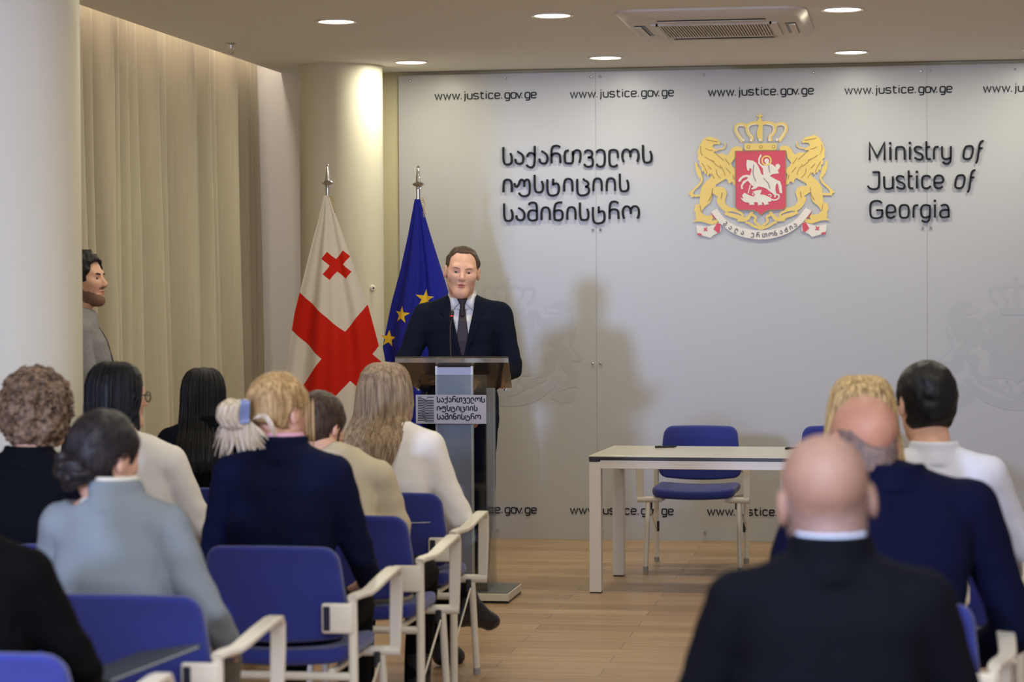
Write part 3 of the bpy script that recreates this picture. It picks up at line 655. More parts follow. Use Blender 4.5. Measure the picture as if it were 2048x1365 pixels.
CH = [(-1.205, 14.07, 179, 'empty blue armchair behind the left half of the table'), (-.385, 14.10, 180, 'blue armchair behind the table, mostly hidden by the bald heads'),
      (-2.015, 7.77, 0, 'blue armchair under the blonde woman with the hair clip'), (-2.01, 8.83, 0, 'blue armchair under the brown-haired woman in the cream blazer'),
      (-2.07, 9.80, 0, 'blue armchair under the woman with long light-brown hair and white blazer'), (-2.10, 6.53, 0, 'blue armchair under the woman in the grey blazer'),
      (-2.11, 5.49, 0, 'blue armchair in the bottom left corner, under the person in black'), (-2.84, 9.95, 0, 'blue armchair under the woman with long straight black hair'),
      (-2.90, 8.86, 0, 'hidden blue armchair under the woman with glasses'), (-2.90, 7.75, 0, 'hidden blue armchair under the curly-haired person'),
      (-.045, 6.62, 0, 'blue armchair in the bottom right corner, under the man in the navy suit'), (-.14, 4.78, 0, 'hidden blue armchair under the nearest bald man'),
      (-.14, 7.68, 0, 'hidden blue armchair under the blonde woman on the right'), (.10, 8.36, 0, 'hidden blue armchair under the man in the white shirt')]
first = None
for x, y, rz, lb in CH:
    if first is None: first = make_chair(lb, 'blue armchairs'); first.location = (x, y, 0); first.rotation_euler = (0, 0, R(rz))
    else: dup(first, (x, y, 0), R(rz), lb)

# ------------------------------------------------------------------ lectern, microphone
LX, LY = -2.330, 12.33
t = thing('lectern', 'clear acrylic lectern with pale centre panel and Georgian name plate', 'lectern', (LX, LY, 0))
glass = clear('clear_acrylic', (236, 238, 236)); tint = clear('smoked_acrylic', (206, 198, 184), .25, .10, (150, 140, 125))
MB().box((0, .21, .006), (.585, .42, .012)).build('plinth', black_plastic, t)
MB().box((0, .21, .031), (.59, .43, .038), .003).build('base', mat('lectern_base', (206, 198, 180), .4), t)
MB().box((0, .21, .0525), (.575, .41, .005), .001).build('base_plate', mat('brushed_steel', (128, 128, 124), .35, .8), t)
MB().box((0, .085, .640), (.178, .018, 1.168)).build('centre_panel', mat('frosted_lilac', (170, 174, 198), .4), t)
for s in (-1, 1): MB().box((s * .0945, .085, .640), (.011, .024, 1.180)).build('panel_edge', mat('panel_edge_white', (226, 224, 224), .35), t)
for x, y, sx, sy in ((0, .068, .345, .007), (-.172, .2, .007, .27), (.172, .2, .007, .27)):
    MB().box((x, y, .62), (sx, sy, 1.13)).build('clear_sheet', glass, t)
b = MB()
v = [b.bm.verts.new(p) for p in [(-.298, .0, 1.271), (.298, .0, 1.271), (.262, .34, 1.105), (-.262, .34, 1.105), (-.298, .004, 1.283), (.298, .004, 1.283), (.262, .344, 1.117), (-.262, .344, 1.117)]]
for q in ((0, 1, 2, 3), (7, 6, 5, 4), (0, 4, 5, 1), (1, 5, 6, 2), (2, 6, 7, 3), (3, 7, 4, 0)): b.bm.faces.new([v[i] for i in q])
b.build('reading_top', tint, t)
b = MB(); b.box((0, .002, 1.262), (.597, .008, .024), .001); b.build('top_lip', clear('lip_highlight', (200, 194, 182), .6, .35, (196, 190, 178)), t)  # milky colour paints the bright highlight line along the top edge
for s in (-1, 1): MB().lathe([(.009, 0), (.009, .010), (.004, .013)], (0, 0, 0), 12).build('bolt', chrome, t, True).location = (s * .235, .30, 1.092)
sp = MB().box((-.002, -.006, 1.0085), (.372, .006, .150)).build('name_plate', clear('milky_plate', (240, 240, 245), .12, .60, (206, 204, 208)), t)
F = Flat(-.0095, .0015); georgian(F, -.074, 1.0465, .000155, .0447, .0052)
for i in range(15):
    z = 1.0715 - i * .00860; kx = -.140 + (.006 * math.sin(i * .55))
    F.stroke([(-.176, z), (kx - .012, z), (kx - .002, z - .0043), (kx + .006, z - .0086), (-.0925, z - .0086)] if 1 <= i else [(-.176, z), (-.155, z)], .0040)
F.stroke([(-.128, 1.0715), (-.0925, 1.0715)], .0040)
F.build('plate_lettering', letter_black, sp)
t = thing('microphone', 'thin black gooseneck microphone standing on the lectern', 'microphone', (LX - .024, LY + .12, 1.228))
MB().lathe([(.022, 0), (.022, .008), (.008, .02), (.006, .03)], seg=16).build('mount', black_plastic, t, True)
MB().tube([(0, 0, .02), (-.004, .004, .10), (-.006, .01, .20), (-.002, .022, .245)], .0042, 8).build('gooseneck', mat('steel_neck', (70, 70, 72), .3, .8), t, True)
MB().tube([(-.003, .02, .238), (0, .028, .262), (.001, .034, .285), (.001, .036, .293)], lambda i: (.005, .010, .0115, .006)[i], 12).build('capsule', black_plastic, t, True)
MB().tube([(0, .0275, .2585), (0, .029, .2645)], .0108, 12).build('light_ring', mat('red_ring', (225, 60, 40), .4), t, True)

# ------------------------------------------------------------------ flags
def flag_cloth_material():
    M = bpy.data.materials.new('five_cross_cloth'); M.use_nodes = True; nt = M.node_tree; b = nt.nodes['Principled BSDF']; N = nt.nodes.new
    b.inputs['Roughness'].default_value = .8; b.inputs['Specular IOR Level'].default_value = .2
    uv = N('ShaderNodeUVMap'); sep = N('ShaderNodeSeparateXYZ'); nt.links.new(uv.outputs[0], sep.inputs[0])
    def mth(op, a, b_=None, c=None):
        n = N('ShaderNodeMath'); n.operation = op
        for i, v_ in enumerate((a, b_, c)):
            if v_ is None: continue
            if isinstance(v_, (int, float)): n.inputs[i].default_value = v_
            else: nt.links.new(v_, n.inputs[i])
        return n.outputs[0]
    ca, sa = math.cos(R(50)), math.sin(R(50))
    def cross(cx, cz, hw, hl):
        dx = mth('SUBTRACT', sep.outputs[0], cx); dz = mth('SUBTRACT', sep.outputs[1], cz)
        a = mth('ABSOLUTE', mth('ADD', mth('MULTIPLY', dx, ca), mth('MULTIPLY', dz, sa))); c = mth('ABSOLUTE', mth('SUBTRACT', mth('MULTIPLY', dz, ca), mth('MULTIPLY', dx, sa)))
        return mth('MULTIPLY', mth('LESS_THAN', mth('MINIMUM', a, c), hw), mth('LESS_THAN', mth('MAXIMUM', a, c), hl))
    k = 1 / 336
    f = mth('MAXIMUM', cross(38 * k, -382 * k, .104, 5), mth('MAXIMUM', cross(19 * k, -200 * k, .0265, .092), cross(42 * k, -566 * k, .0265, .092)))
    mx = N('ShaderNodeMix'); mx.data_type = 'RGBA'; mx.inputs[6].default_value = lin((224, 214, 204)); mx.inputs[7].default_value = lin((206, 34, 20))
    nt.links.new(f, mx.inputs[0]); nt.links.new(mx.outputs[2], b.inputs['Base Color']); return M
def flag(name, label, X, Yp, top, left, right, ph, amp, mats, stars=()):
    t = thing(name, label, 'flag', (X, Yp, 0)); k = 1 / 336
    MB().lathe([(.17, 0), (.17, .02), (.15, .035), (.05, .05), (.03, .09), (.018, .12)], seg=32).build('base', chrome, t, True)
    MB().tube([(0, 0, .05), (0, 0, top - .13)], .0125, 14).build('pole', chrome, t, True)
    MB().lathe([(.010, -.16), (.010, -.135), (.016, -.130), (.012, -.122), (.032, -.112), (.036, -.105), (.030, -.097), (.015, -.090), (.013, -.07), (.0085, -.02), (.006, -.008), (.009, -.004), (.007, .004), (.001, .006)], (0, 0, top), 20).build('finial', chrome, t, True)
    fr = MB()
    for i in range(7):
        a = .02 + .012 * (i % 3); fr.tube([(.012, -.02, top - .19 - .012 * i), (.026 + a * .4, -.03, top - .185 - .014 * i), (.03 + a * .5, -.03, top - .205 - .016 * i)], .0022, 6)
    fr.build('fringe_cord', mat('gold_fringe', (196, 164, 96), .6), t, True)
    zl = [top - (p[1] - 332) * k for p in left][::-1]; xl = [(p[0] - left[0][0] - 5) * k for p in left][::-1]
    zr = [top - (p[1] - 332) * k for p in right][::-1]; xr = [(p[0] - left[0][0] - 5) * k for p in right][::-1]
    def dep(u, z):
        d = max(0, top - .19 - z)
        return -.035 - amp * min(d * 1.1, 1) * (math.cos(2 * math.pi * (u * 1.9 + ph)) * .7 + .35 * math.cos(2 * math.pi * (u * 4.3 + ph * 2 + d * .3))) + .10 * min(d, 1) * (2 * u - 1) ** 2
    nu, nv = 90, 100; Z = np.linspace(zl[0], zl[-1], nv); V = []; UV = []
    for z in Z:
        a, b_ = np.interp(z, zl, xl), np.interp(z, zr, xr)
        for i in range(nu + 1):
            u = i / nu; x = a + (b_ - a) * u; V.append((x, dep(u, z), z)); UV.append((x, z - top))
    fa = np.array([(j * (nu + 1) + i, j * (nu + 1) + i + 1, (j + 1) * (nu + 1) + i + 1, (j + 1) * (nu + 1) + i) for j in range(nv - 1) for i in range(nu)])
    V = V[:]; faces = [tuple(q) for q in fa]; mi = [0] * len(faces)
    for (px, py, r) in stars:
        cx, cz = (px - left[0][0] - 5) * k, top - (py - 332) * k; b0 = len(V)
        pts = [(cx + (r if i % 2 == 0 else r * .39) * k * math.sin(i * math.pi / 5 + .12), cz + (r if i % 2 == 0 else r * .39) * k * math.cos(i * math.pi / 5 + .12)) for i in range(10)] + [(cx, cz)]
        for i in range(10):
            A, B, C_ = pts[10], pts[(i + 1) % 10], pts[i]; n_ = 5; ids = {}
            for p in range(n_ + 1):
                for q in range(n_ + 1 - p):
                    x = A[0] + (B[0] - A[0]) * p / n_ + (C_[0] - A[0]) * q / n_; z = A[1] + (B[1] - A[1]) * p / n_ + (C_[1] - A[1]) * q / n_
                    a, b_ = np.interp(z, zl, xl), np.interp(z, zr, xr); u = (x - a) / (b_ - a); ids[p, q] = len(V); V.append((x, dep(u, z) - .003, z)); UV.append((x, z - top))
            for p in range(n_):
                for q in range(n_ - p):
                    faces.append((ids[p, q], ids[p + 1, q], ids[p, q + 1])); mi.append(1)
                    if p + q < n_ - 1: faces.append((ids[p + 1, q], ids[p + 1, q + 1], ids[p, q + 1])); mi.append(1)
    o = mesh_obj('flag_cloth', V, faces, mats, t, True, mi)
    uvl = o.data.uv_layers.new(name='UVMap'); vi = np.empty(len(o.data.loops), np.int32); o.data.loops.foreach_get('vertex_index', vi)
    uvl.data.foreach_set('uv', np.asarray(UV, np.float32)[vi].ravel())
flag('flag_on_pole', 'white flag with red crosses on a chrome pole by the column', -3.386, 14.0, 2.372,
     [(650, 393), (638, 440), (622, 490), (606, 546), (583, 625), (570, 690), (562, 740), (556, 800), (552, 880), (550, 985)],
     [(660, 393), (680, 450), (700, 510), (716, 560), (736, 616), (755, 690), (765, 740), (770, 800), (772, 880), (775, 985)], .15, .035, [flag_cloth_material()])
flag('flag_on_pole', 'dark blue flag with yellow stars on a chrome pole behind the speaker', -2.838, 14.0, 2.356,
     [(831, 397), (815, 470), (797, 540), (778, 602), (757, 690), (763, 725), (772, 800), (780, 900), (785, 985)], [(842, 397), (862, 470), (884, 545), (905, 620), (920, 700), (930, 800), (936, 900), (940, 985)], .4, .045,
     [mat('blue_flag_cloth', (30, 36, 140), .75, spec=.2), mat('star_yellow', (232, 190, 40), .8)], [(850, 594, 19), (803, 626, 18), (770, 674, 18), (757, 735, 17), (800, 780, 18), (850, 795, 18), (898, 775, 18), (895, 640, 18)])

# ------------------------------------------------------------------ people
skin_a = mat('skin_light', (222, 172, 146), .5, spec=.35, var=.08, scale=(40, 40, 40)); lip_a = mat('lip', (196, 124, 110), .5)
skin_b = mat('skin_pink', (142, 108, 92), .52, spec=.3, var=.10, scale=(25, 25, 25))
stub_m = mat('stubble', (134, 98, 80), .75, var=.35, scale=(260, 260, 260)); scalp_m = mat('cropped_scalp', (128, 100, 90), .6, var=.18, scale=(150, 150, 150))
eye_w = mat('eye_white', (214, 206, 200), .25); iris_m = mat('iris', (44, 32, 26), .2)
def head_sdf(P, o):
    jw = o.get('jaw', 0); nr = o.get('neck', .056)
    d = ell(P, (0, -.02, .038), (.0765, .098, .083))
    d = smin(d, ell(P, (0, .022, -.03), (.062 + jw, .072, .090)), .03); d = smin(d, ell(P, (0, .004, .0), (.0715 + jw * .5, .078, .06)), .02)
    for s in (-1, 1):
        d = smin(d, cap(P, (s * (.0435 + jw * .7), .002, -.056), (s * .014, .066, -.102), .015, .014), .035)
        d = smin(d, np.linalg.norm(P - np.array((s * (.040 + jw * .8), .058, -.020)), axis=1) - .021, .03)
    d = smin(d, cap(P, (-.008, .074, -.102), (.008, .074, -.102), .0175), .03)
    d = smin(d, cap(P, (-.040, .070, .024), (.040, .070, .024), .011), .02)
    d = smin(d, cap(P, (0, -.032, -.06), (o.get('nx', 0), o.get('ny', -.055), o.get('nz', -.215)), nr, nr * 1.10), .03)
    for s in (-1, 1):
        d = smax(d, -ell(P, (s * .032, .098, .002), (.019, .017, .012)), .012)
        lid = np.linalg.norm(P - np.array((s * .032, .0655, .001)), axis=1) - .0165
        d = smin(d, lid, .003); d = smax(d, -ell(P, (s * .032, .088, .0), (.0150, .022, o.get('slit', .0052))), .0015)
    d = smin(d, cap(P, (0, .080, .014), (0, .107, -.026), .0070, .0108), .012)
    d = smin(d, ell(P, (0, .101, -.033), (.0165, .0115, .0085)), .008)
    d = smin(d, ell(P, (0, .086, -.0572), (.0215, .0130, .0052)), .005); d = smin(d, ell(P, (0, .086, -.0690), (.0185, .0135, .0064)), .005)
    d = smax(d, -ell(P, (0, .100, -.0628), (.0165, .020, o.get('mouth', .0014))), .002)
    for s in (-1, 1):
        e = ell(P, (s * .0815, -.018, -.006), (.0105, .019, .033)); e = smax(e, -ell(P, (s * .093, -.011, -.002), (.009, .012, .020)), .005)
        d = smin(d, e, .006)
    return d
HD = {}
def head_mesh(o, h):
    key = (h, tuple(sorted((k, v) for k, v in o.items() if isinstance(v, (int, float)))))
    if key not in HD: HD[key] = nets(lambda P: head_sdf(P, o), (min(-.105, o['nx'] - .08), min(-.135, o['ny'] - .085), o['nz'] - .08), (max(.105, o['nx'] + .08), .135, .135), h)
    return HD[key]
def hand_sdf(P, curl):
    d = rbox(P, (0, .045, 0), (.040, .050, .0135), .013)
    for i, (x, L_) in enumerate(((-.029, .068), (-.010, .078), (.010, .072), (.028, .056))):
        a = np.array((x, .088, 0)); c1 = curl * .9; p1 = a + np.array((x * .12, L_ * .45 * math.cos(c1), -L_ * .45 * math.sin(c1))); c2 = curl * 2.1
        p2 = p1 + np.array((0, L_ * .33 * math.cos(c2), -L_ * .33 * math.sin(c2))); c3 = curl * 2.9; p3 = p2 + np.array((0, L_ * .25 * math.cos(c3), -L_ * .25 * math.sin(c3)))
        f = np.minimum(np.minimum(cap(P, a, p1, .0092, .0085), cap(P, p1, p2, .0085, .0078)), cap(P, p2, p3, .0078, .0066)); d = smin(d, f, .004)
    th = np.minimum(cap(P, (-.032, .022, -.004), (-.060, .055, -.016), .0135, .0105), cap(P, (-.060, .055, -.016), (-.060, .088, -.028), .0100, .0078))
    d = smin(d, th, .008)
    return smin(d, cap(P, (0, 0, 0), (0, -.06, 0), .026, .028), .02)
def mm(pos, yaw=0, pitch=0, roll=0, s=1):
    return Matrix.Translation(pos) @ Euler((-R(pitch), R(roll), R(yaw)), 'YXZ').to_matrix().to_4x4() @ Matrix.Scale(s, 4)
def tr(V, M):
    A = np.array(M); return V @ A[:3, :3].T + A[:3, 3]
def aim(a, b, mirror=1, twist=0):
    """matrix placing hand space (y along the fingers, -z the palm side) at wrist a, pointing to b"""
    y = (Vector(b) - Vector(a)).normalized(); z = Vector((0, 0, 1)) - y * y.z
    z = z.normalized() if z.length > .05 else Vector((0, 1, 0)); x = y.cross(z)
    M = Matrix((x, y, z)).transposed().to_4x4() @ Matrix.Rotation(R(twist), 4, 'Y') @ Matrix.Diagonal((mirror, 1, 1, 1)); M.translation = a; return M
HN = {}
def join(parts):
    V, Fc, mi, k = [], [], [], 0
    for v, f, m_ in parts:
        V.append(v); Fc.append(f + k); mi.append(m_ if isinstance(m_, np.ndarray) else np.full(len(f), m_)); k += len(v)
    return np.concatenate(V), np.concatenate(Fc), np.concatenate(mi)

DEF = dict(sit=True, sw=.205, shz=1.06, top=1.36, hx=0, hy=.0, yaw=0, pitch=0, roll=0, hs=1.0, hr=.0055, lean=0., fat=1.0, tw=0, twx=0, arm=1.0,
           head={}, skin=None, wob=.004, collar=.0, res=.009)
def body_joints(s):
    sw, shz, ln = s['sw'], s['shz'], s['lean']; J = {}
    hz = .54 if s['sit'] else .93
    for k, g in (('L', -1), ('R', 1)):
        J['sh' + k] = (s['twx'] + g * (sw - .052), -.055 + ln, shz - .058)
        J['el' + k] = s.get('el' + k, (s['twx'] + g * (sw + .035), .02 + ln, shz - .32))
        J['wr' + k] = s.get('wr' + k, (g * .10, .22, .64) if s['sit'] else (g * (sw + .04), .06, shz - .60))
        J['fi' + k] = s.get('fi' + k, tuple(np.array(J['wr' + k]) + ((-g * .05, .10, -.02) if s['sit'] else (0, .03, -.12))))
        if s['sit']:
            J['hp' + k] = (g * .095, -.05, .545); J['kn' + k] = s.get('kn' + k, (g * .115, .40, .535)); J['an' + k] = s.get('an' + k, (g * .115, .36, .09)); J['to' + k] = s.get('to' + k, (g * .13, .52, .03))
        else:
            J['hp' + k] = (g * .095, 0, .93); J['kn' + k] = s.get('kn' + k, (g * .105, .01, .50)); J['an' + k] = s.get('an' + k, (g * .11, -.02, .09)); J['to' + k] = s.get('to' + k, (g * .13, .13, .03))
    return J
def torso_sdf(P, s, e=0.0, hem=None):
    sw, shz, ln, ft, tx = s['sw'], s['shz'], s['lean'], s['fat'], s['twx']; z0 = (.45 if s['sit'] else .84) if hem is None else hem
    pz = .55 if s['sit'] else .95; b = -.055
    w = s.get('waist', .150) * ft; hp_ = s.get('hips', .175) * ft; wz = pz + (shz - pz) * .38
    f = lambda z: b + ln * max(0, min(1, (z - pz) / (shz - pz)))
    g = lambda z: tx * max(0, min(1, (z - pz) / (shz - pz)))
    rows = [(z0, hp_ + e, .118 * ft + e, b, 0), (pz + .06, hp_ + e, .120 * ft + e, b, 0), (wz, w + e, .104 * ft + e, f(wz) + .005, g(wz)), (shz - .20, sw * .80 + e, .116 * ft + e, f(shz - .2), tx), (shz - .09, sw * .82 + e, .102 * ft + e, b + ln, tx),
            (shz - .03, sw * .74 + e, .082 + e, b + ln, tx), (shz + .02, .105 + e, .070 + e, b + ln + .005, tx), (shz + .05, .068 + e, .064 + e, b + ln + .01, tx)]
    return prof(P, rows)
def upper_sdf(P, s, J, e=0.0, hem=None, cuff=1.0, sleeves=True):
    d = torso_sdf(P, s, e, hem); a = s['arm']; nb = (s['twx'], -.055 + s['lean'], s['shz'] + .018)
    for k in 'LR':
        sh = np.array(J['sh' + k]); d = smin(d, cap(P, nb, sh + np.array((0, 0, .008)), .040 + e, .052 + e), .035)
        if sleeves:
            el = np.array(J['el' + k]); wr = np.array(J['wr' + k]); cu = el + (wr - el) * cuff
            ar = np.minimum(cap(P, sh, el, (.060 + e) * a, (.050 + e) * a), cap(P, el, cu, (.050 + e) * a, (.039 + e) * a))
            wr_ = .0035 * np.sin((P @ np.array((20, 30, 75.))) + 2 * np.sin(P @ np.array((40, 10, 5)))) * np.exp(-((np.linalg.norm(P - el, axis=1)) / .11) ** 2)
            d = smin(d, ar + wr_, .015)
    return d
def legs_sdf(P, s, J, e=0.0, foot=False):
    d = ell(P, (0, -.05 if s['sit'] else 0, J['hpL'][2] + .0), (.175 * s['fat'], .125, .115))
    for k in 'LR':
        a = np.minimum(cap(P, J['hp' + k], J['kn' + k], .088 + e, .066 + e), cap(P, J['kn' + k], J['an' + k], .062 + e, .045 + e * 1.6)); d = smin(d, a, .03)
    return d
def bounds(J, keys, pad): A = np.array([J[k] for k in keys]); return A.min(0) - pad, A.max(0) + pad

def person(label, loc, rz, s, group=None):
    s = {**DEF, **s}; J = body_joints(s); sk = s['skin'] or skin_a; h = s.get('hres', .005)
    HM = mm((s['hx'], s['hy'], s['top'] - .121 * s['hs']), s['yaw'], s['pitch'], s['roll'], s['hs']); s['HM'] = HM
    nb = HM.inverted() @ Vector((s['twx'], -.055 + s['lean'] + .002, s['shz'] - .03)); s['head'] = {**s['head'], 'nx': nb.x, 'ny': nb.y, 'nz': nb.z}; s['nb'] = tuple(nb)
    V, Fc = head_mesh(s['head'], h); cen = V[Fc].mean(1); mi = np.zeros(len(Fc), int)
    mi[((cen[:, 0] / .0180) ** 2 + ((cen[:, 2] + .0632) / np.where(cen[:, 2] > -.0632, (.0080), .0098)) ** 2 < 1) & (cen[:, 1] > .070)] = 1
    if s.get('beard'):
        x, y, z = cen.T; nz = wob(cen, 160, .004, 4); bd = (z < -.043 - .38 * np.maximum(y, 0) + nz) & (y > -.012 + nz + 1.5 * np.maximum(-.082 - z, 0)) & (z > -.128) & (mi == 0)
        bd &= ~((y > .058) & (z > -.056) & (np.abs(x) > .027)); bd |= (z < -.0395 + nz * .5) & (z > -.0515) & (np.abs(x) < .027) & (y > .075) & (mi == 0); mi[bd] = 2
    if s.get('fringe'):
        x, y, z = cen.T; lim = s['fringe']; lim = lim + wob(cen, 90, .010, 2); mi[(y < .02) & (z < lim + .25 * (y + .11)) & (z > -.085) & (np.abs(x) < .0775) & (z > -.06 - .0 * y)] = 3
    parts = [(tr(V, HM), Fc, mi)]
    def bf(P): return np.minimum(upper_sdf(P, s, J, -.016, J['hpL'][2] + .04), legs_sdf(P, s, J, -.014))
    lo, hi = bounds(J, [a + k for a in ('sh', 'el', 'wr', 'hp', 'kn', 'an') for k in 'LR'], .10)
    def foot(P):
        d = bf(P)
        for k in 'LR': d = smin(d, cap(P, J['an' + k], J['to' + k], .036, .026), .02)
        return d
    lo[2] = min(lo[2], min(J['toL'][2], J['toR'][2]) - .05); hi[1] = max(hi[1], J['toL'][1] + .05, J['toR'][1] + .05); lo[0] -= .03; hi[0] += .03; hi[2] = s['shz'] + .09
    v, f = nets(foot, lo, hi, .018); parts.append((v, f, 0))
    for k, g in (('L', -1), ('R', 1)):
        key = s.get('curl', .35)
        if key not in HN: HN[key] = nets(lambda P: hand_sdf(P, key), (-.09, -.10, -.10), (.06, .19, .04), .0042)
        v, f = HN[key]; M = aim(J['wr' + k], J['fi' + k], -g * -1 if k == 'R' else -1, s.get('tw' + k, 0))
        v = tr(v, M); f = f if np.linalg.det(np.array(M)[:3, :3]) > 0 else f[:, ::-1]; parts.append((v, f, 0))
    V, Fc, mi = join(parts)
    root = mesh_obj('person', V, Fc, [sk, lip_a, stub_m, scalp_m], None, True, mi); tag(root, label, 'person', group); root.location = loc; root.rotation_euler = (0, 0, R(rz))
    if h <= .0045:
        for g in (-1, 1):
            e = MB().ball((0, 0, 0), .0142, 16).build('eye', eye_w, root, True); e.matrix_local = HM @ Matrix.Translation((g * .032, .0662, .001))
            ir = MB().ball((0, .0110, .0), (.0070, .0042, .0070), 12).build('iris', iris_m, e, True)
    # clothes
    if s.get('top_mat'):
        lo, hi = bounds(J, [a + k for a in ('sh', 'el', 'wr') for k in 'LR'], .09); hem = s.get('hem', .47 if s['sit'] else .84)
        lo[2] = min(lo[2], hem - .02); lo = np.minimum(lo, (-.26 * s['fat'], -.24 + min(0, s['lean']), 9)); hi = np.maximum(hi, (.26 * s['fat'], .16, s['shz'] + .12))
        def jf(P):
            d = upper_sdf(P, s, J, .004, hem, .96) + wob(P, 22, s['wob'], 3) + wob(P, 60, s['wob'] * .35, 5)
            xx = P[:, 0] - s['twx']; up_ = np.clip((P[:, 2] - s['shz'] + .24) / .05, 0, 1)
            d = d + .0026 * np.exp(-((np.abs(xx) - (s['sw'] - .042) + .10 * np.maximum(s['shz'] - P[:, 2] - .08, 0)) / .0065) ** 2) * up_
            if s.get('top_name') is None: d = d + .0022 * np.exp(-(xx / .006) ** 2) * (P[:, 1] < -.05 + s['lean'])
            if s.get('collar'):
                c = np.array((s['twx'], -.055 + s['lean'] + .012, 0)); z = P[:, 2] - s['shz']
                rr_ = np.sqrt(((P[:, 0] - c[0]) / .078) ** 2 + ((P[:, 1] - c[1]) / .080) ** 2); sh = np.abs((rr_ - 1) * .078 + .10 * np.maximum(z - .02, 0) - .25 * np.maximum(.035 - z, 0)) - .010
                d = smin(d, smax(sh, np.maximum(z - s['collar'] + 1.2 * np.maximum(P[:, 1] - c[1], 0) ** 1.0, -.012 - z), .004), .004)
            n = tr(np.array([[0, -.045, -.12]]), HM)[0]; nl = tr(np.array([s['nb']]), HM)[0]
            d = smax(d, -(cap(P, n, nl, .0585 * s['hs'], .064 * s['hs'])), .006)
            if s.get('vneck'): d = smax(d, -np.maximum(poly2(P, s['vneck']), -(P[:, 1] - s['lean'] + .045)), .004)
            return d
        v, f = nets(jf, lo, hi, s['res']); jk = mesh_obj(s.get('top_name', 'jacket'), v, f, s['top_mat'], root)
        if s.get('vneck') or s.get('shirt'):
            lo2 = np.array((-.20, -.24, s['shz'] - .36)); hi2 = np.array((.20, .2, s['shz'] + .14)); lo2[1] += min(0, s['lean']); hi2[1] += max(0, s['lean'])
            def sf(P):
                d = torso_sdf(P, s, -.010); c = np.array((s['twx'], -.055 + s['lean'] + .014)); z = P[:, 2] - s['shz']
                rr_ = np.sqrt(((P[:, 0] - c[0]) / .070) ** 2 + ((P[:, 1] - c[1]) / .074) ** 2); sh = np.abs((rr_ - 1) * .070 + .12 * np.maximum(z - .02, 0)) - .006
                d = smin(d, smax(sh, np.maximum(z - s.get('shirt_h', .082) + s.get('shirt_dip', .35) * np.maximum(P[:, 1] - c[1], 0), -.03 - z), .004), .006)
                return np.maximum(d, s['shz'] - .34 - P[:, 2])
            v, f = nets(sf, lo2, hi2, min(s['res'], .006)); mesh_obj('shirt', v, f, s.get('shirt', mat('white_shirt', (222, 222, 228), .8)), root)
    if s.get('leg_mat'):
        lo, hi = bounds(J, [a + k for a in ('hp', 'kn', 'an') for k in 'LR'], .13)
        v, f = nets(lambda P: np.maximum(legs_sdf(P, s, J, .004) + wob(P, 30, .003, 8), J['hpL'][2] + .10 - P[:, 2] if False else P[:, 2] - J['hpL'][2] - .10), lo, hi, .012); mesh_obj('trousers', v, f, s['leg_mat'], root)
    for k in 'LR':
        a, t_ = np.array(J['an' + k]), np.array(J['to' + k]); hl = a + (a - t_) * .28; hl[2] = a[2] + (t_[2] - a[2]) * .75
        kn_ = np.array(J['kn' + k]); bt = a + (kn_ - a) * .25
        def shf(P): return smin(smin(np.minimum(cap(P, a, bt, .049, .054), cap(P, a, t_, .043, .032)), smin(cap(P, hl, t_, .034, .036), cap(P, a + (0, 0, .01), hl, .044, .038), .02), .02), cap(P, t_, t_ + (t_ - hl) * .16, .036, .026), .02)
        q = np.stack([a, t_, hl, bt]); v, f = nets(shf, q.min(0) - .07, q.max(0) + .09, .01); mesh_obj('shoe', v, f, s.get('shoe_mat', black_plastic), root)
    return root, HM, J, s

def on_head(name, V, Fc, m, root, HM, mi=None):
    return mesh_obj(name, tr(np.asarray(V, float), HM), Fc, m, root, True, mi)
def hair_short(root, HM, m, t=.012, line=.080, nape=-.075, amp=.002, f=90, name='hair', side=.02, h=.005, crown=None, recess=0, wid=.0635):
    def fn(P):
        d = smin(ell(P, (0, -.02, .038), (.0765 + t, .098 + t, .083 + t)), ell(P, (0, -.035, -.02), (.068 + t * .8, .075 + t, .085)), .03) + wob(P, f, amp, 4) + wob(P, f * 2.3, amp * .5, 6)
        zz = np.maximum(P[:, 2], 0); ax = np.abs(P[:, 0]); ln_ = line + recess * np.maximum(ax - .018, 0) * np.maximum(.05 - ax, 0) * 25
        e = ((ax / wid) ** 3 + (zz / ln_) ** 3) ** (1 / 3); bare = np.maximum((e - 1) * .06, -(P[:, 1] - side)); bare = np.minimum(bare, np.maximum(P[:, 2] + .014, -(P[:, 1] + .004)))
        d = smax(d, -bare, .008)
        Q = P.copy(); Q[:, 0] = np.abs(Q[:, 0]); d = smax(d, -ell(Q, (.078, -.014, -.012), (.030, .034, .042)), .006)
        d = smax(d, nape - P[:, 2] - .35 * np.minimum(P[:, 1] + .05, 0), .008)
        if crown: d = smax(d, -ell(P, crown[:3], (crown[3],) * 3), .01)
        return d
    V, Fc = nets(fn, (-.13, -.16, -.15), (.13, .14, .16), h); return on_head(name, V, Fc, m, root, HM)
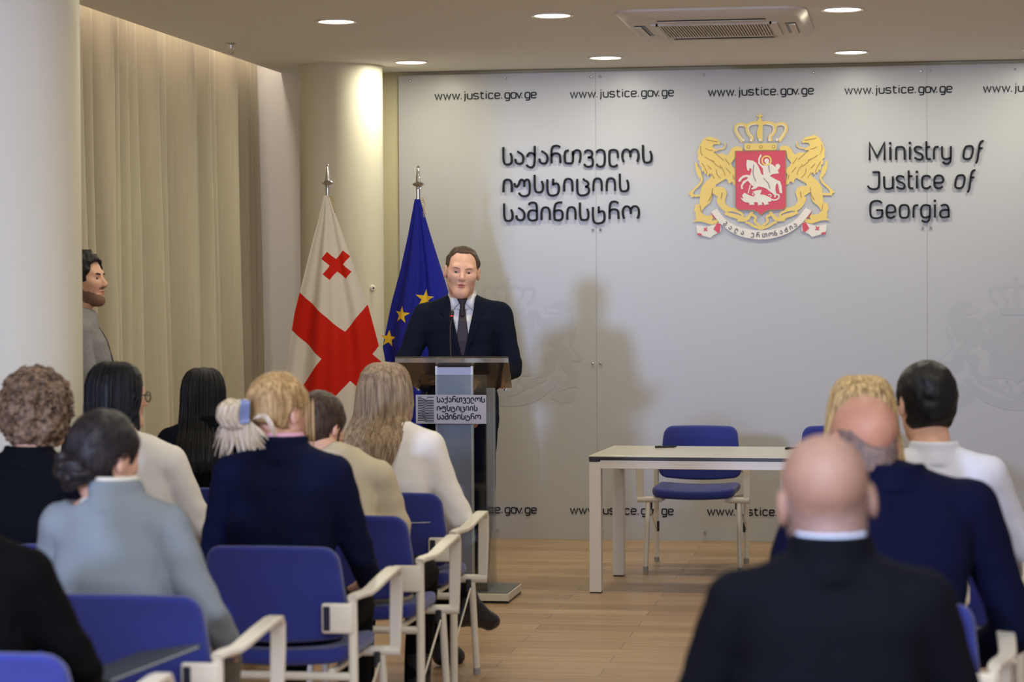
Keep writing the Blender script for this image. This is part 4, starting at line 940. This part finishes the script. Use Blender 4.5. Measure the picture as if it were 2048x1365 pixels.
def strands(paths, r, seg=5):
    V, Fc, k = [], [], 0
    for p in paths:
        p = np.asarray(p, float); n = len(p); tg = np.gradient(p, axis=0); tg /= np.linalg.norm(tg, axis=1)[:, None] + 1e-9
        u = np.cross(tg, (0.31, .9, .2)); u /= np.linalg.norm(u, axis=1)[:, None] + 1e-9; w = np.cross(tg, u)
        rad = r * np.minimum(1, np.minimum(np.arange(n) + .3, (n - np.arange(n)) * .5) / 2)
        a = np.arange(seg) * 2 * np.pi / seg
        V.append((p[:, None] + rad[:, None, None] * (u[:, None] * np.cos(a)[None, :, None] + w[:, None] * np.sin(a)[None, :, None])).reshape(-1, 3))
        i, j = np.meshgrid(np.arange(n - 1), np.arange(seg), indexing='ij'); i = i.ravel(); j = j.ravel(); j2 = (j + 1) % seg
        Fc.append(k + np.stack([i * seg + j, i * seg + j2, (i + 1) * seg + j2, (i + 1) * seg + j], 1)); k += n * seg
    return np.concatenate(V), np.concatenate(Fc)
def hair_long(root, HM, m, rows, n=150, r=.0035, open_=(0, .125, -.03, .078, .085, .125), amp=.0015, front=-.005, seed=1, wave=0.0, name='hair', endvar=.05):
    """long loose hair: rows of (z, half width, half depth, y centre, x centre) from the ends up to the crown, with strands lying on it"""
    rows = sorted(rows); A = np.array([list(q_) + [0] * (5 - len(q_)) for q_ in rows], float)
    def fn(P):
        d = prof(P, rows, 2.0); th = np.arctan2(P[:, 0], -(P[:, 1] - .0)); d = d + amp * np.clip((A[-1, 0] - P[:, 2]) / .06, 0, 1) * np.sin(th * 38 + 3 * np.sin(P[:, 2] * 20)) + wob(P, 40, amp, 2)
        d = smax(d, -ell(P, open_[:3], open_[3:]), .01); lowf = np.maximum(P[:, 1] - front, P[:, 2] + .07)
        d = np.where(P[:, 2] < -.07, smax(d, P[:, 1] - front, .01), d)
        return d
    z0, z1 = A[0, 0], A[-1, 0]; W_ = A[:, 1].max() + abs(A[:, 4]).max() + .02
    V, Fc = nets(fn, (-W_, -.32, z0 - .02), (W_, .15, z1 + .03), .0065)
    rs = np.random.RandomState(seed); paths = []
    for i in range(n):
        th = R(rs.uniform(-118, 118)); ze = z0 + rs.uniform(-endvar * .4, endvar); zz = z1 - .003 + (ze - z1 + .003) * np.linspace(0, 1, 26) ** 1.7
        w = np.interp(zz, A[:, 0], A[:, 1]); d = np.interp(zz, A[:, 0], A[:, 2]); yc = np.interp(zz, A[:, 0], A[:, 3]); xc = np.interp(zz, A[:, 0], A[:, 4]); o = rs.uniform(-.002, .002)
        wv = wave * np.sin((z1 - zz) * 45 + rs.uniform(0, 1.5)) * np.clip((z1 - zz - .12) * 8, 0, 1)
        x = xc + (w + o + wv) * math.sin(th) + rs.uniform(-.012, .012) * ((z1 - zz) / (z1 - z0)) ** 2; yy = yc - (d + o + wv) * math.cos(th)
        if math.cos(th) < 0 and ((zz < -.06).any()): yy = np.where(zz < -.06, np.minimum(yy, front), yy)
        p = np.stack([x, yy, zz], 1)
        q_ = (p - np.array(open_[:3])) / np.array(open_[3:]); ok = (q_ ** 2).sum(1) > .98
        if ok.sum() > 6: paths.append(p[ok])
    v2, f2 = strands(paths, r); V, Fc, _ = join([(V, Fc, 0), (v2, f2, 0)])
    return on_head(name, V, Fc, m, root, HM)
def combed(root, HM, m, tgt, n=200, r=.0017, t=.0165, seed=1, lo=-1.75, hi=1.75):
    rs = np.random.RandomState(seed); paths = []; tgt = np.array(tgt, float); c = np.array((0, -.02, .032)); rad = np.array((.0765 + t, .098 + t, .085 + t))
    for i in range(n):
        th = rs.uniform(lo, hi); a = np.array((math.sin(th) * .95, .42 - .10 * abs(th) + rs.uniform(-.25, .1), math.cos(th) * .9 + .1)); b = (tgt + rs.normal(size=3) * .012 - c) / rad
        k = np.linspace(0, 1, 14)[:, None]; p = a * (1 - k) + b * k; p /= np.linalg.norm(p, axis=1)[:, None]; paths.append(c + p * rad * (1 + rs.uniform(-.008, .012)))
    V, Fc = strands(paths, r); return on_head('hair_strands', V, Fc, m, root, HM)
def hair_mat(name, c1, c2, rough=.42, sc=(90, 90, 6)): return mat(name, c1, rough + .12, spec=.3, rgb2=c2, scale=sc, detail=2)
def suit(name, c, v=.12): return mat(name, c, .85, spec=.1, var=v, scale=(420, 420, 420), bump=.15, bscale=700)
def eyebrows(root, HM, m, w=.005, o={}):
    paths = []
    for g in (-1, 1):
        p = []
        for i in np.linspace(0, 1, 12):
            x, z = .013 + .036 * i, .0175 + .005 * math.sin(i * 2.2); ys_ = np.linspace(.12, .0, 241); q = np.stack([np.full(241, g * x), ys_, np.full(241, z)], 1)
            p.append((g * x, ys_[np.argmax(head_sdf(q, o) < 0)] + .0005, z))
        paths.append(p)
    V, Fc = strands(paths, w, 7); on_head('eyebrows', V, Fc, m, root, HM)
def glasses(root, HM, m, half=.032, rw=.023, rh=.017, y=.105, r=.0019):
    b = MB()
    for g in (-1, 1):
        pts = [(g * half + rw * math.cos(a), y - .10 * (rw * math.cos(a) * g) * (1 if math.cos(a) * g > 0 else .2), rh * math.sin(a) - .002) for a in np.linspace(0, 2 * math.pi, 25)]
        b.tube(pts, r, 6); b.tube([(g * (half + rw), y - .003, .004), (g * .079, y - .035, .006), (g * .0805, -.01, .004), (g * .080, -.035, -.012)], r, 6)
    b.tube([(-half + rw, y, 0), (0, y + .004, .003), (half - rw, y, 0)], r, 6)
    o = b.build('glasses', m, root, True); o.matrix_local = HM; return o

# --- the speaker at the lectern
navy = suit('navy_suit_cloth', (20, 25, 40)); 
sp_v = [(-.078, 1.63), (.078, 1.63), (.058, 1.50), (.012, 1.28), (-.012, 1.28), (-.058, 1.50)]
root, HM, J, s = person('man in navy suit and dark tie speaking behind the lectern', (-2.375, 12.90, 0), 190.4, dict(sit=False, sw=.250, shz=1.552, top=1.858, hs=1.10, hy=.075, yaw=1, pitch=3, roll=-5.5, lean=.04, fat=1.12, waist=.155, hips=.172, arm=1.12,
    elL=(-.262, .02, 1.20), elR=(.318, .02, 1.20), wrL=(-.155, .19, 1.13), wrR=(.185, .19, 1.13), fiL=(-.07, .24, 1.14), fiR=(.10, .24, 1.14), curl=.5, head=dict(jaw=.001, neck=.060, mouth=.0034, slit=.0034), hres=.0032,
    top_mat=navy, leg_mat=suit('navy_trouser_cloth', (18, 22, 36)), hem=.86, vneck=sp_v, shirt=mat('white_shirt', (222, 222, 228), .8), shirt_h=.072, shirt_dip=.85, res=.0075, wob=.004, shoe_mat=black_plastic,
    knL=(-.10, .02, .50), anL=(-.085, .0, .09), toL=(-.10, .15, .03)))
hair_short(root, HM, hair_mat('brown_cropped_hair', (84, 66, 50), (58, 44, 32)), t=.0075, line=.094, recess=.5, side=.012, h=.004, wid=.0690)
eyebrows(root, HM, mat('brown_brow', (140, 104, 82), .8), .0030)
def surf_y(x, z, e):
    ys_ = np.linspace(.25, -.05, 151); P = np.stack([np.full(151, x), ys_, np.full(151, z)], 1); d = upper_sdf(P, s, J, e, .86, .96); i = np.argmax(d < 0); return ys_[i]
def front_patch(name, pts, m, root, e, th=.006, n=22):
    """a cloth piece lying on the chest, outlined in x, z"""
    xs = [p[0] for p in pts]; zs = [p[1] for p in pts]; lo = (min(xs) - .01, -.03, min(zs) - .01); hi = (max(xs) + .01, .24, max(zs) + .01)
    def fn(P):
        d = np.abs(upper_sdf(P, s, J, e, .86, .96)) - th; return np.maximum(smax(d, poly2(P, pts), .004), -(P[:, 1] + .02))
    V, Fc = nets(fn, lo, hi, .004); return mesh_obj(name, V, Fc, m, root)
for g in (-1, 1):
    front_patch('lapel', [(g * .074, 1.60), (g * .100, 1.565), (g * .118, 1.500), (g * .098, 1.488), (g * .100, 1.46), (g * .016, 1.262), (g * .006, 1.275), (g * .054, 1.495)], navy, root, .006, .005)
    P8 = [(g * .010, .0800, 1.566), (g * .040, .068, 1.600), (g * .071, .022, 1.622), (g * .078, .030, 1.575), (g * .060, .076, 1.512), (g * .030, .090, 1.545)]
    cp = mesh_obj('collar_point', P8, [(0, 1, 5), (1, 4, 5), (1, 2, 3), (1, 3, 4)], MATS['white_shirt'], root); sd = cp.modifiers.new('t', 'SOLIDIFY'); sd.thickness = .005; sd.offset = 0
def knot(P):
    t_ = np.clip((P[:, 2] - 1.548) / .034, 0, 1); w = .014 + .015 * t_
    return np.maximum(np.sqrt((P[:, 0] / w) ** 2 + ((P[:, 1] - (.088 - .006 * t_)) / .016) ** 2) * w - w, np.maximum(P[:, 2] - 1.584, 1.488 - P[:, 2]))
tie_m = mat('dark_plum_tie', (52, 34, 46), .6, rgb2=(40, 28, 42), scale=(500, 500, 500))
front_patch('tie', [(-.024, 1.577), (.024, 1.577), (.015, 1.530), (.033, 1.36), (.024, 1.27), (-.024, 1.27), (-.033, 1.36), (-.015, 1.530)], tie_m, root, -.002, .007)
V, Fc = nets(knot, (-.035, .06, 1.48), (.035, .12, 1.60), .003); mesh_obj('tie_knot', V, Fc, tie_m, root)

# --- the man by the curtain
root, HM, J, s = person('bearded man in grey shirt standing in profile beside the curtain', (-3.54, 10.32, 0), -76, dict(sit=False, sw=.225, shz=1.50, top=1.803, hs=.965, hy=-.068, yaw=-20, pitch=-2, lean=-.035, head=dict(jaw=.0, neck=.058), hres=.0034, beard=True, fat=1.14,
    top_mat=mat('grey_chambray_shirt', (140, 137, 140), .85, var=.32, scale=(300, 300, 60)), top_name='shirt', collar=.075, hem=.86, leg_mat=suit('dark_denim', (40, 46, 66)), res=.008, wob=.005))
hair_short(root, HM, hair_mat('black_short_hair', (30, 26, 26), (16, 14, 15)), t=.019, line=.08 + .0 * .66, amp=.004, f=120, h=.0042)
zz = np.linspace(1.475, .95, 30); pk = []
for z in zz:
    ys_ = np.linspace(.25, -.1, 141); d = upper_sdf(np.stack([np.zeros(141), ys_, np.full(141, z)], 1), s, J, .004, .86); pk.append((0, ys_[np.argmax(d < 0)] + .001, z))
V, Fc = strands([pk], .0065, 8); mesh_obj('button_placket', V, Fc, mat('dark_placket', (40, 42, 52), .8), root)
eyebrows(root, HM, mat('black_brow', (30, 24, 22), .8), .0042)
# --- audience, left block
dkp = suit('black_trousers', (10, 11, 14)); black_hair = hair_mat('black_hair', (14, 14, 18), (6, 6, 9), .36)
white_j = suit('white_blazer_cloth', (240, 235, 228), .04); blk_j = suit('black_blazer_cloth', (10, 12, 19)); navy_j = suit('navy_blazer_cloth', (13, 19, 46)); beige_j = suit('cream_blazer_cloth', (206, 192, 164), .06)
# curly hair
root, HM, J, s = person('curly brown-haired person in black seen from behind at the left edge', (-2.90, 7.77, 0), 0, dict(sw=.215, shz=1.06, top=1.355, hx=.02, hy=.02, yaw=-14, fat=1.06, top_mat=suit('black_knit', (12, 14, 22)), leg_mat=dkp, collar=.06))
def cf(P):
    d = smin(ell(P, (0, -.03, .035), (.108, .125, .112)), ell(P, (0, -.045, -.035), (.112, .11, .095)), .04) + wob(P, 95, .008, 1) + wob(P, 210, .005, 2)
    return smax(smax(d, -ell(P, (0, .13, -.03), (.078, .10, .125)), .01), -.125 - P[:, 2] + .3 * P[:, 1], .02)
V, Fc = nets(cf, (-.16, -.2, -.17), (.16, .14, .19), .006); rs = np.random.RandomState(3); paths = []
while len(paths) < 420:
    u = rs.normal(size=3); u /= np.linalg.norm(u)
    if u[1] > .45 or u[2] < -.75: continue
    c = np.array((0, -.033, .012)) + u * np.array((.112, .122, .125)) * rs.uniform(.93, 1.10); ax = rs.normal(size=3); ax /= np.linalg.norm(ax); b1 = np.cross(ax, u); b1 /= np.linalg.norm(b1) + 1e-6; b2 = np.cross(ax, b1); ra = rs.uniform(.007, .014); a = np.linspace(0, rs.uniform(5, 11), 18)
    paths.append(c + ra * (np.cos(a)[:, None] * b1 + np.sin(a)[:, None] * b2) + ax * (a[:, None] * .0022 - .01))
v2, f2 = strands(paths, .0024); V, Fc, _ = join([(V, Fc, 0), (v2, f2, 0)]); on_head('hair', V, Fc, hair_mat('curly_brown_hair', (146, 118, 94), (72, 56, 44), .5, (60, 60, 60)), root, HM)
# woman in the grey blazer
grey_j = suit('grey_blazer_cloth', (134, 142, 148), .08)
root, HM, J, s = person('dark-haired woman with a low bun in a grey blazer, seated front left', (-2.165, 6.56, 0), -4, dict(sw=.205, shz=1.03, top=1.283, hx=-.085, hy=.03, yaw=-22, pitch=8, roll=4, fat=1.0, lean=.03, twx=-.04, top_mat=grey_j, leg_mat=suit('grey_trousers', (112, 108, 98)), collar=.075, shirt=mat('ivory_blouse', (220, 214, 200), .7), shirt_h=.085,
    elR=(.225, .0, .74), wrR=(.22, .20, .60), hem=.64))
hair_short(root, HM, black_hair if False else hair_mat('dark_brown_hair', (44, 36, 38), (20, 16, 20), .34), t=.016, line=.08 + .0 * .7, nape=-.09, amp=.0015, f=60)
def bun(P):
    d = ell(P, (0, -.125, -.045), (.052, .045, .040)) + wob(P, 130, .006, 4) + .004 * np.sin(np.arctan2(P[:, 0], P[:, 2] + .045) * 5 + np.linalg.norm(P, axis=1) * 200)
    for q_ in ((-.045, -.115, -.045), (.04, -.12, -.055), (.0, -.13, -.075), (-.03, -.135, -.02)): d = smin(d, np.linalg.norm(P - np.array(q_), axis=1) - .026 + wob(P, 160, .004, 7), .012)
    return d
combed(root, HM, MATS['dark_brown_hair'], (0, -.12, -.03), 220)
V, Fc = nets(bun, (-.11, -.2, -.13), (.11, -.06, .03), .004); on_head('hair_bun', V, Fc, MATS['dark_brown_hair'], root, HM)
# woman with glasses, long black hair, white jacket
root, HM, J, s = person('woman with long black hair, glasses and white jacket near the standing man', (-2.90, 8.88, 0), -6, dict(sw=.205, shz=1.04, top=1.352, hx=-.085, hy=.03, yaw=-38, pitch=2, top_mat=white_j, leg_mat=dkp, elR=(.25, .03, .74)))
hair_long(root, HM, black_hair, [(.135, .012, .015, -.02), (.130, .042, .05, -.02), (.115, .070, .082, -.02), (.085, .090, .105, -.022), (.04, .099, .115, -.025), (-.02, .102, .112, -.025), (-.08, .104, .100, -.04), (-.13, .106, .085, -.09), (-.18, .104, .064, -.145), (-.24, .10, .052, -.18), (-.30, .085, .040, -.19)], n=170, wave=.006)
V, Fc = strands([np.stack([.088 + .02 * rs_ + .008 * np.sin(np.linspace(0, 14, 26) + i), .028 - .05 * (i % 5) / 5 + .006 * np.cos(np.linspace(0, 14, 26) + i), .03 - (.24 + .02 * (i % 3)) * np.linspace(0, 1, 26)], 1) for i, rs_ in enumerate(np.linspace(-.3, .4, 34))], .0042); on_head('side_lock', V, Fc, black_hair, root, HM)
glasses(root, HM, black_plastic, r=.0026, rw=.024, rh=.019)
# woman with long straight black hair, black blazer
root, HM, J, s = person('woman with long straight black hair in a black blazer before the curtain', (-2.94, 9.97, 0), 4, dict(sw=.20, shz=1.045, top=1.292, hx=-.025, hy=.02, yaw=6, top_mat=blk_j, leg_mat=dkp, collar=.06))
hair_long(root, HM, black_hair, [(.135, .012, .015, -.02), (.130, .040, .05, -.02), (.115, .066, .082, -.02), (.085, .084, .105, -.022), (.04, .093, .115, -.025), (-.02, .095, .112, -.03), (-.08, .097, .100, -.045), (-.13, .099, .080, -.09), (-.18, .100, .062, -.145), (-.25, .098, .050, -.18), (-.31, .088, .036, -.19)], n=170, seed=2)
# blonde woman with the hair clip
blonde = hair_mat('blonde_hair', (198, 166, 118), (140, 108, 68), .4); pale = hair_mat('pale_blonde_ends', (226, 212, 190), (186, 164, 132), .42)
root, HM, J, s = person('blonde woman with clipped-up hair in a navy blazer, centre left', (-2.03, 7.80, 0), -3, dict(sw=.225, shz=1.085, top=1.348, hx=-.03, hy=.03, yaw=-28, pitch=3, fat=1.08, top_mat=navy_j, leg_mat=dkp, collar=.07, shirt=mat('pink_collar_scarf', (214, 160, 178), .7), shirt_h=.082, elR=(.235, .05, .76), wrR=(.22, .22, .64), shoe_mat=black_plastic))
hair_short(root, HM, blonde, t=.016, line=.08 + .0 * .55, nape=-.055, amp=.002, f=60, side=.02)
rs = np.random.RandomState(5); paths = []
combed(root, HM, blonde, (-.012, -.128, .0), 240, t=.0165)
def loop(P):
    c = P - np.array((-.062, -.148, -.012)); q_ = np.sqrt(c[:, 1] ** 2 + c[:, 2] ** 2); d = np.sqrt(((q_ - .034) / 1.0) ** 2 + np.maximum(np.abs(c[:, 0]) - .034, 0) ** 2) - .017
    return d + .002 * np.sin(c[:, 0] * 260) + wob(P, 120, .002, 3)
V, Fc = nets(loop, (-.14, -.23, -.09), (.02, -.07, .07), .004); on_head('hair_loop', V, Fc, pale, root, HM)
paths = []
for i in range(150):
    x0 = rs.uniform(-.09, .055); sp_ = rs.uniform(-.05, .05); L_ = rs.uniform(.05, .13); k = np.linspace(0, 1, 12)
    paths.append(np.stack([x0 * .5 - .03 + (x0 * .9 + sp_) * k ** 1.3, -.140 - .02 * np.sin(k * 3) + .02 * k, -.035 - L_ * k ** 1.2 + .015 * np.sin(k * 3.1)], 1))
for i in range(14):
    k = np.linspace(0, 1, 14); o = rs.uniform(-.006, .006); paths.append(np.stack([-.055 - .055 * k ** 1.6 + o, -.15 + .01 * k, -.05 - .11 * k + o], 1)); paths.append(np.stack([.01 + .085 * k ** .8 + o, -.135 + .02 * k, -.02 + .02 * np.sin(k * 3) - .06 * k ** 2 + o], 1))
V, Fc = strands(paths, .0034); on_head('hair_ends', V, Fc, pale, root, HM)
paths = [np.stack([np.full(14, .083 + .004 * j), np.full(14, .03 + .012 * j) + .012 * np.linspace(0, 1, 14), .05 - (.15 + .01 * j) * np.linspace(0, 1, 14)], 1) for j in range(3)]
V, Fc = strands(paths, .0045); on_head('side_lock', V, Fc, blonde, root, HM)
cl = MB()
for i in range(9): a = -1.1 + i * .27; cl.tube([(.0 + .004 * math.cos(i), -.150 - .014 * math.cos(a), .036 * math.sin(a)), (-.004, -.172 - .010 * math.cos(a), .040 * math.sin(a)), (.016, -.160, .036 * math.sin(a + .1))],   .0055, 8)
o = cl.build('hair_clip', mat('blue_grey_clip', (112, 124, 160), .35), root, True); o.matrix_local = HM
# brown-haired woman in the cream blazer
root, HM, J, s = person('brown-haired woman in a cream blazer, half hidden behind the blonde woman', (-2.0, 8.86, 0), 0, dict(sw=.20, shz=.99, top=1.232, hx=-.20, hy=.10, yaw=-20, pitch=22, lean=.08, twx=-.12, top_mat=beige_j, leg_mat=dkp, collar=.05, elR=(.085, .12, .73), wrR=(.05, .30, .66), knR=(.12, .44, .52)))
hair_short(root, HM, hair_mat('mid_brown_hair', (78, 58, 46), (40, 30, 26), .36), t=.015, line=.08 + .0 * .6, nape=-.095, amp=.0015, f=60, side=.012)
combed(root, HM, MATS['mid_brown_hair'], (0, -.11, -.07), 200, t=.0155)
V, Fc = strands([np.stack([np.full(14, .076 + .003 * j), .015 + .01 * np.linspace(0, 1, 14), .0 - .15 * np.linspace(0, 1, 14)], 1) for j in range(2)], .0028); on_head('side_lock', V, Fc, MATS['mid_brown_hair'], root, HM)
# long light-brown hair, white blazer
root, HM, J, s = person('woman with long straight light-brown hair in a white blazer before the lectern', (-2.10, 9.83, 0), -3, dict(sw=.215, shz=1.04, top=1.318, hx=-.04, hy=.03, yaw=-6, pitch=2, top_mat=white_j, leg_mat=dkp, collar=.05, elR=(.275, .0, .69), wrR=(.18, .20, .60), elL=(-.29, .03, .74),
    knL=(-.02, .42, .58), anL=(.22, .36, .30), toL=(.30, .44, .20), knR=(.10, .42, .52), anR=(.10, .44, .09), hem=.50))
hair_long(root, HM, hair_mat('light_brown_hair', (172, 148, 120), (122, 101, 80), .4), [(.135, .012, .015, -.02), (.130, .044, .05, -.02), (.115, .074, .082, -.02), (.085, .096, .105, -.022), (.03, .112, .118, -.026), (-.04, .120, .115, -.03), (-.09, .121, .102, -.045), (-.14, .124, .080, -.105, -.002), (-.19, .124, .062, -.165, -.006), (-.26, .115, .050, -.195, -.012), (-.33, .092, .040, -.205, -.02), (-.375, .06, .028, -.205, -.02)], n=220, r=.0036, seed=4, endvar=.09)
# person in black at the bottom left
root, HM, J, s = person('person in black cut off by the left edge in the nearest row', (-2.20, 5.52, 0), -4, dict(sw=.225, shz=1.02, top=1.28, twx=-.03, hx=-.09, hy=.02, yaw=0, fat=1.05, top_mat=suit('black_coat_cloth', (3, 3, 5)), leg_mat=suit('ink_trousers', (24, 28, 44)), collar=.06, elR=(.24, .04, .74), wrR=(.16, .27, .64)))
hair_short(root, HM, black_hair, t=.02, line=.08 + .0 * .6, nape=-.10)
# --- audience, right block
root, HM, J, s = person('bald man in a black suit, nearest in the right block', (-.148, 4.80, 0), 3, dict(sw=.222, shz=1.075, top=1.345, hx=-.010, hy=.03, yaw=8, roll=-5, pitch=3, hs=1.10, skin=skin_b, fat=1.12, lean=.01, arm=1.12, head=dict(jaw=.004, neck=.060), fringe=-.012, top_mat=suit('black_suit_cloth', (4, 5, 12)), leg_mat=dkp, collar=.078, shirt=mat('pale_blue_shirt', (176, 186, 208), .8), shirt_h=.084, elL=(-.275, .02, .74), elR=(.275, .02, .74)))
root, HM, J, s = person('balding man with grey fringe in a navy suit, seated behind the nearest bald man', (-.035, 6.66, 0), 4, dict(sw=.258, shz=1.098, top=1.335, hx=-.085, hy=.05, yaw=24, roll=3, pitch=10, hs=1.14, skin=mat('skin_ruddy', (184, 132, 108), .5, spec=.3, var=.1, scale=(25, 25, 25)), fat=1.2, lean=.03, twx=.0, arm=1.18, head=dict(jaw=.006, neck=.060), top_mat=suit('navy_jacket_cloth', (9, 13, 40)), leg_mat=dkp, collar=.06, elL=(-.32, .03, .74), elR=(.335, .06, .70), wrR=(.25, .26, .60)))
def fringe(P):
    d = np.minimum(ell(P, (0, -.02, .038), (.0785, .100, .085)), ell(P, (0, -.03, -.03), (.070, .085, .085))) + wob(P, 200, .0008, 3)
    low = np.maximum(P[:, 2] + wob(P, 70, .004, 9) + .012 - .9 * np.maximum(np.abs(P[:, 0]) - .022, 0), -.072 - P[:, 2])
    ear = np.maximum(np.maximum(P[:, 2] - .03, -(P[:, 1] + .035)), -(np.abs(P[:, 0]) - .06)); return np.maximum(np.maximum(np.maximum(d, low), P[:, 1] - .02), -ear)
V, Fc = nets(fringe, (-.1, -.14, -.1), (.1, .05, .1), .004); on_head('hair_fringe', V, Fc, mat('grey_cropped_fringe', (92, 80, 78), .7, rgb2=(128, 102, 90), scale=(70, 70, 70)), root, HM)
root, HM, J, s = person('woman with long blonde hair, mostly hidden behind the balding man', (-.14, 7.70, 0), 2, dict(sw=.20, shz=1.04, top=1.345, hx=.0, hy=.02, yaw=5, top_mat=blk_j, leg_mat=dkp))
hair_long(root, HM, hair_mat('golden_blonde_hair', (208, 178, 124), (118, 92, 58), .42), [(.135, .014, .015, -.02), (.130, .046, .05, -.02), (.115, .074, .082, -.02), (.085, .094, .105, -.022), (.03, .106, .118, -.026), (-.04, .113, .115, -.03), (-.10, .120, .100, -.05), (-.15, .123, .078, -.09), (-.20, .12, .06, -.14), (-.26, .105, .045, -.16)], n=190, seed=6)
root, HM, J, s = person('dark-haired man with glasses in a white shirt, far right of the audience', (.09, 8.38, 0), 5, dict(sw=.232, shz=1.045, top=1.365, hx=-.025, hy=.03, yaw=16, hs=1.08, fat=1.05, arm=1.08, head=dict(neck=.058), top_mat=mat('white_cotton_shirt', (214, 216, 228), .8, bump=.2, bscale=60), top_name='shirt', leg_mat=dkp, collar=.066, wob=.006, elR=(.31, .03, .74), wrR=(.22, .25, .62)))
hair_short(root, HM, black_hair, t=.017, line=.08 + .0 * .65, nape=-.085, amp=.0015, f=110, crown=(.004, -.125, .115, .022))
glasses(root, HM, black_plastic)
# --- folder and paper held on laps
t = thing('folder', 'thin dark folder lying on the lap of the person in black', 'folder', (-1.99, 5.98, .665), R(-28)); t.rotation_euler = (R(9), R(-10), R(-30))
b = MB(); b.box((0, 0, .004), (.24, .33, .003), .001).box((0, 0, -.004), (.24, .33, .003), .001).box((-.12, 0, 0), (.004, .33, .011), .001); b.build('cover', mat('dark_folder_card', (54, 62, 68), .5), t)
MB().box((.004, 0, 0), (.22, .31, .004)).build('sheets', mat('paper', (225, 225, 222), .8), t)
t = thing('paper_sheet', 'white paper sheet in the hands of the brown-haired woman', 'paper', (-1.95, 9.24, .72), R(20)); t.rotation_euler = (R(-6), 0, R(20))
MB().box((0, 0, 0), (.21, .15, .0012)).build('sheet', MATS['paper'], t)
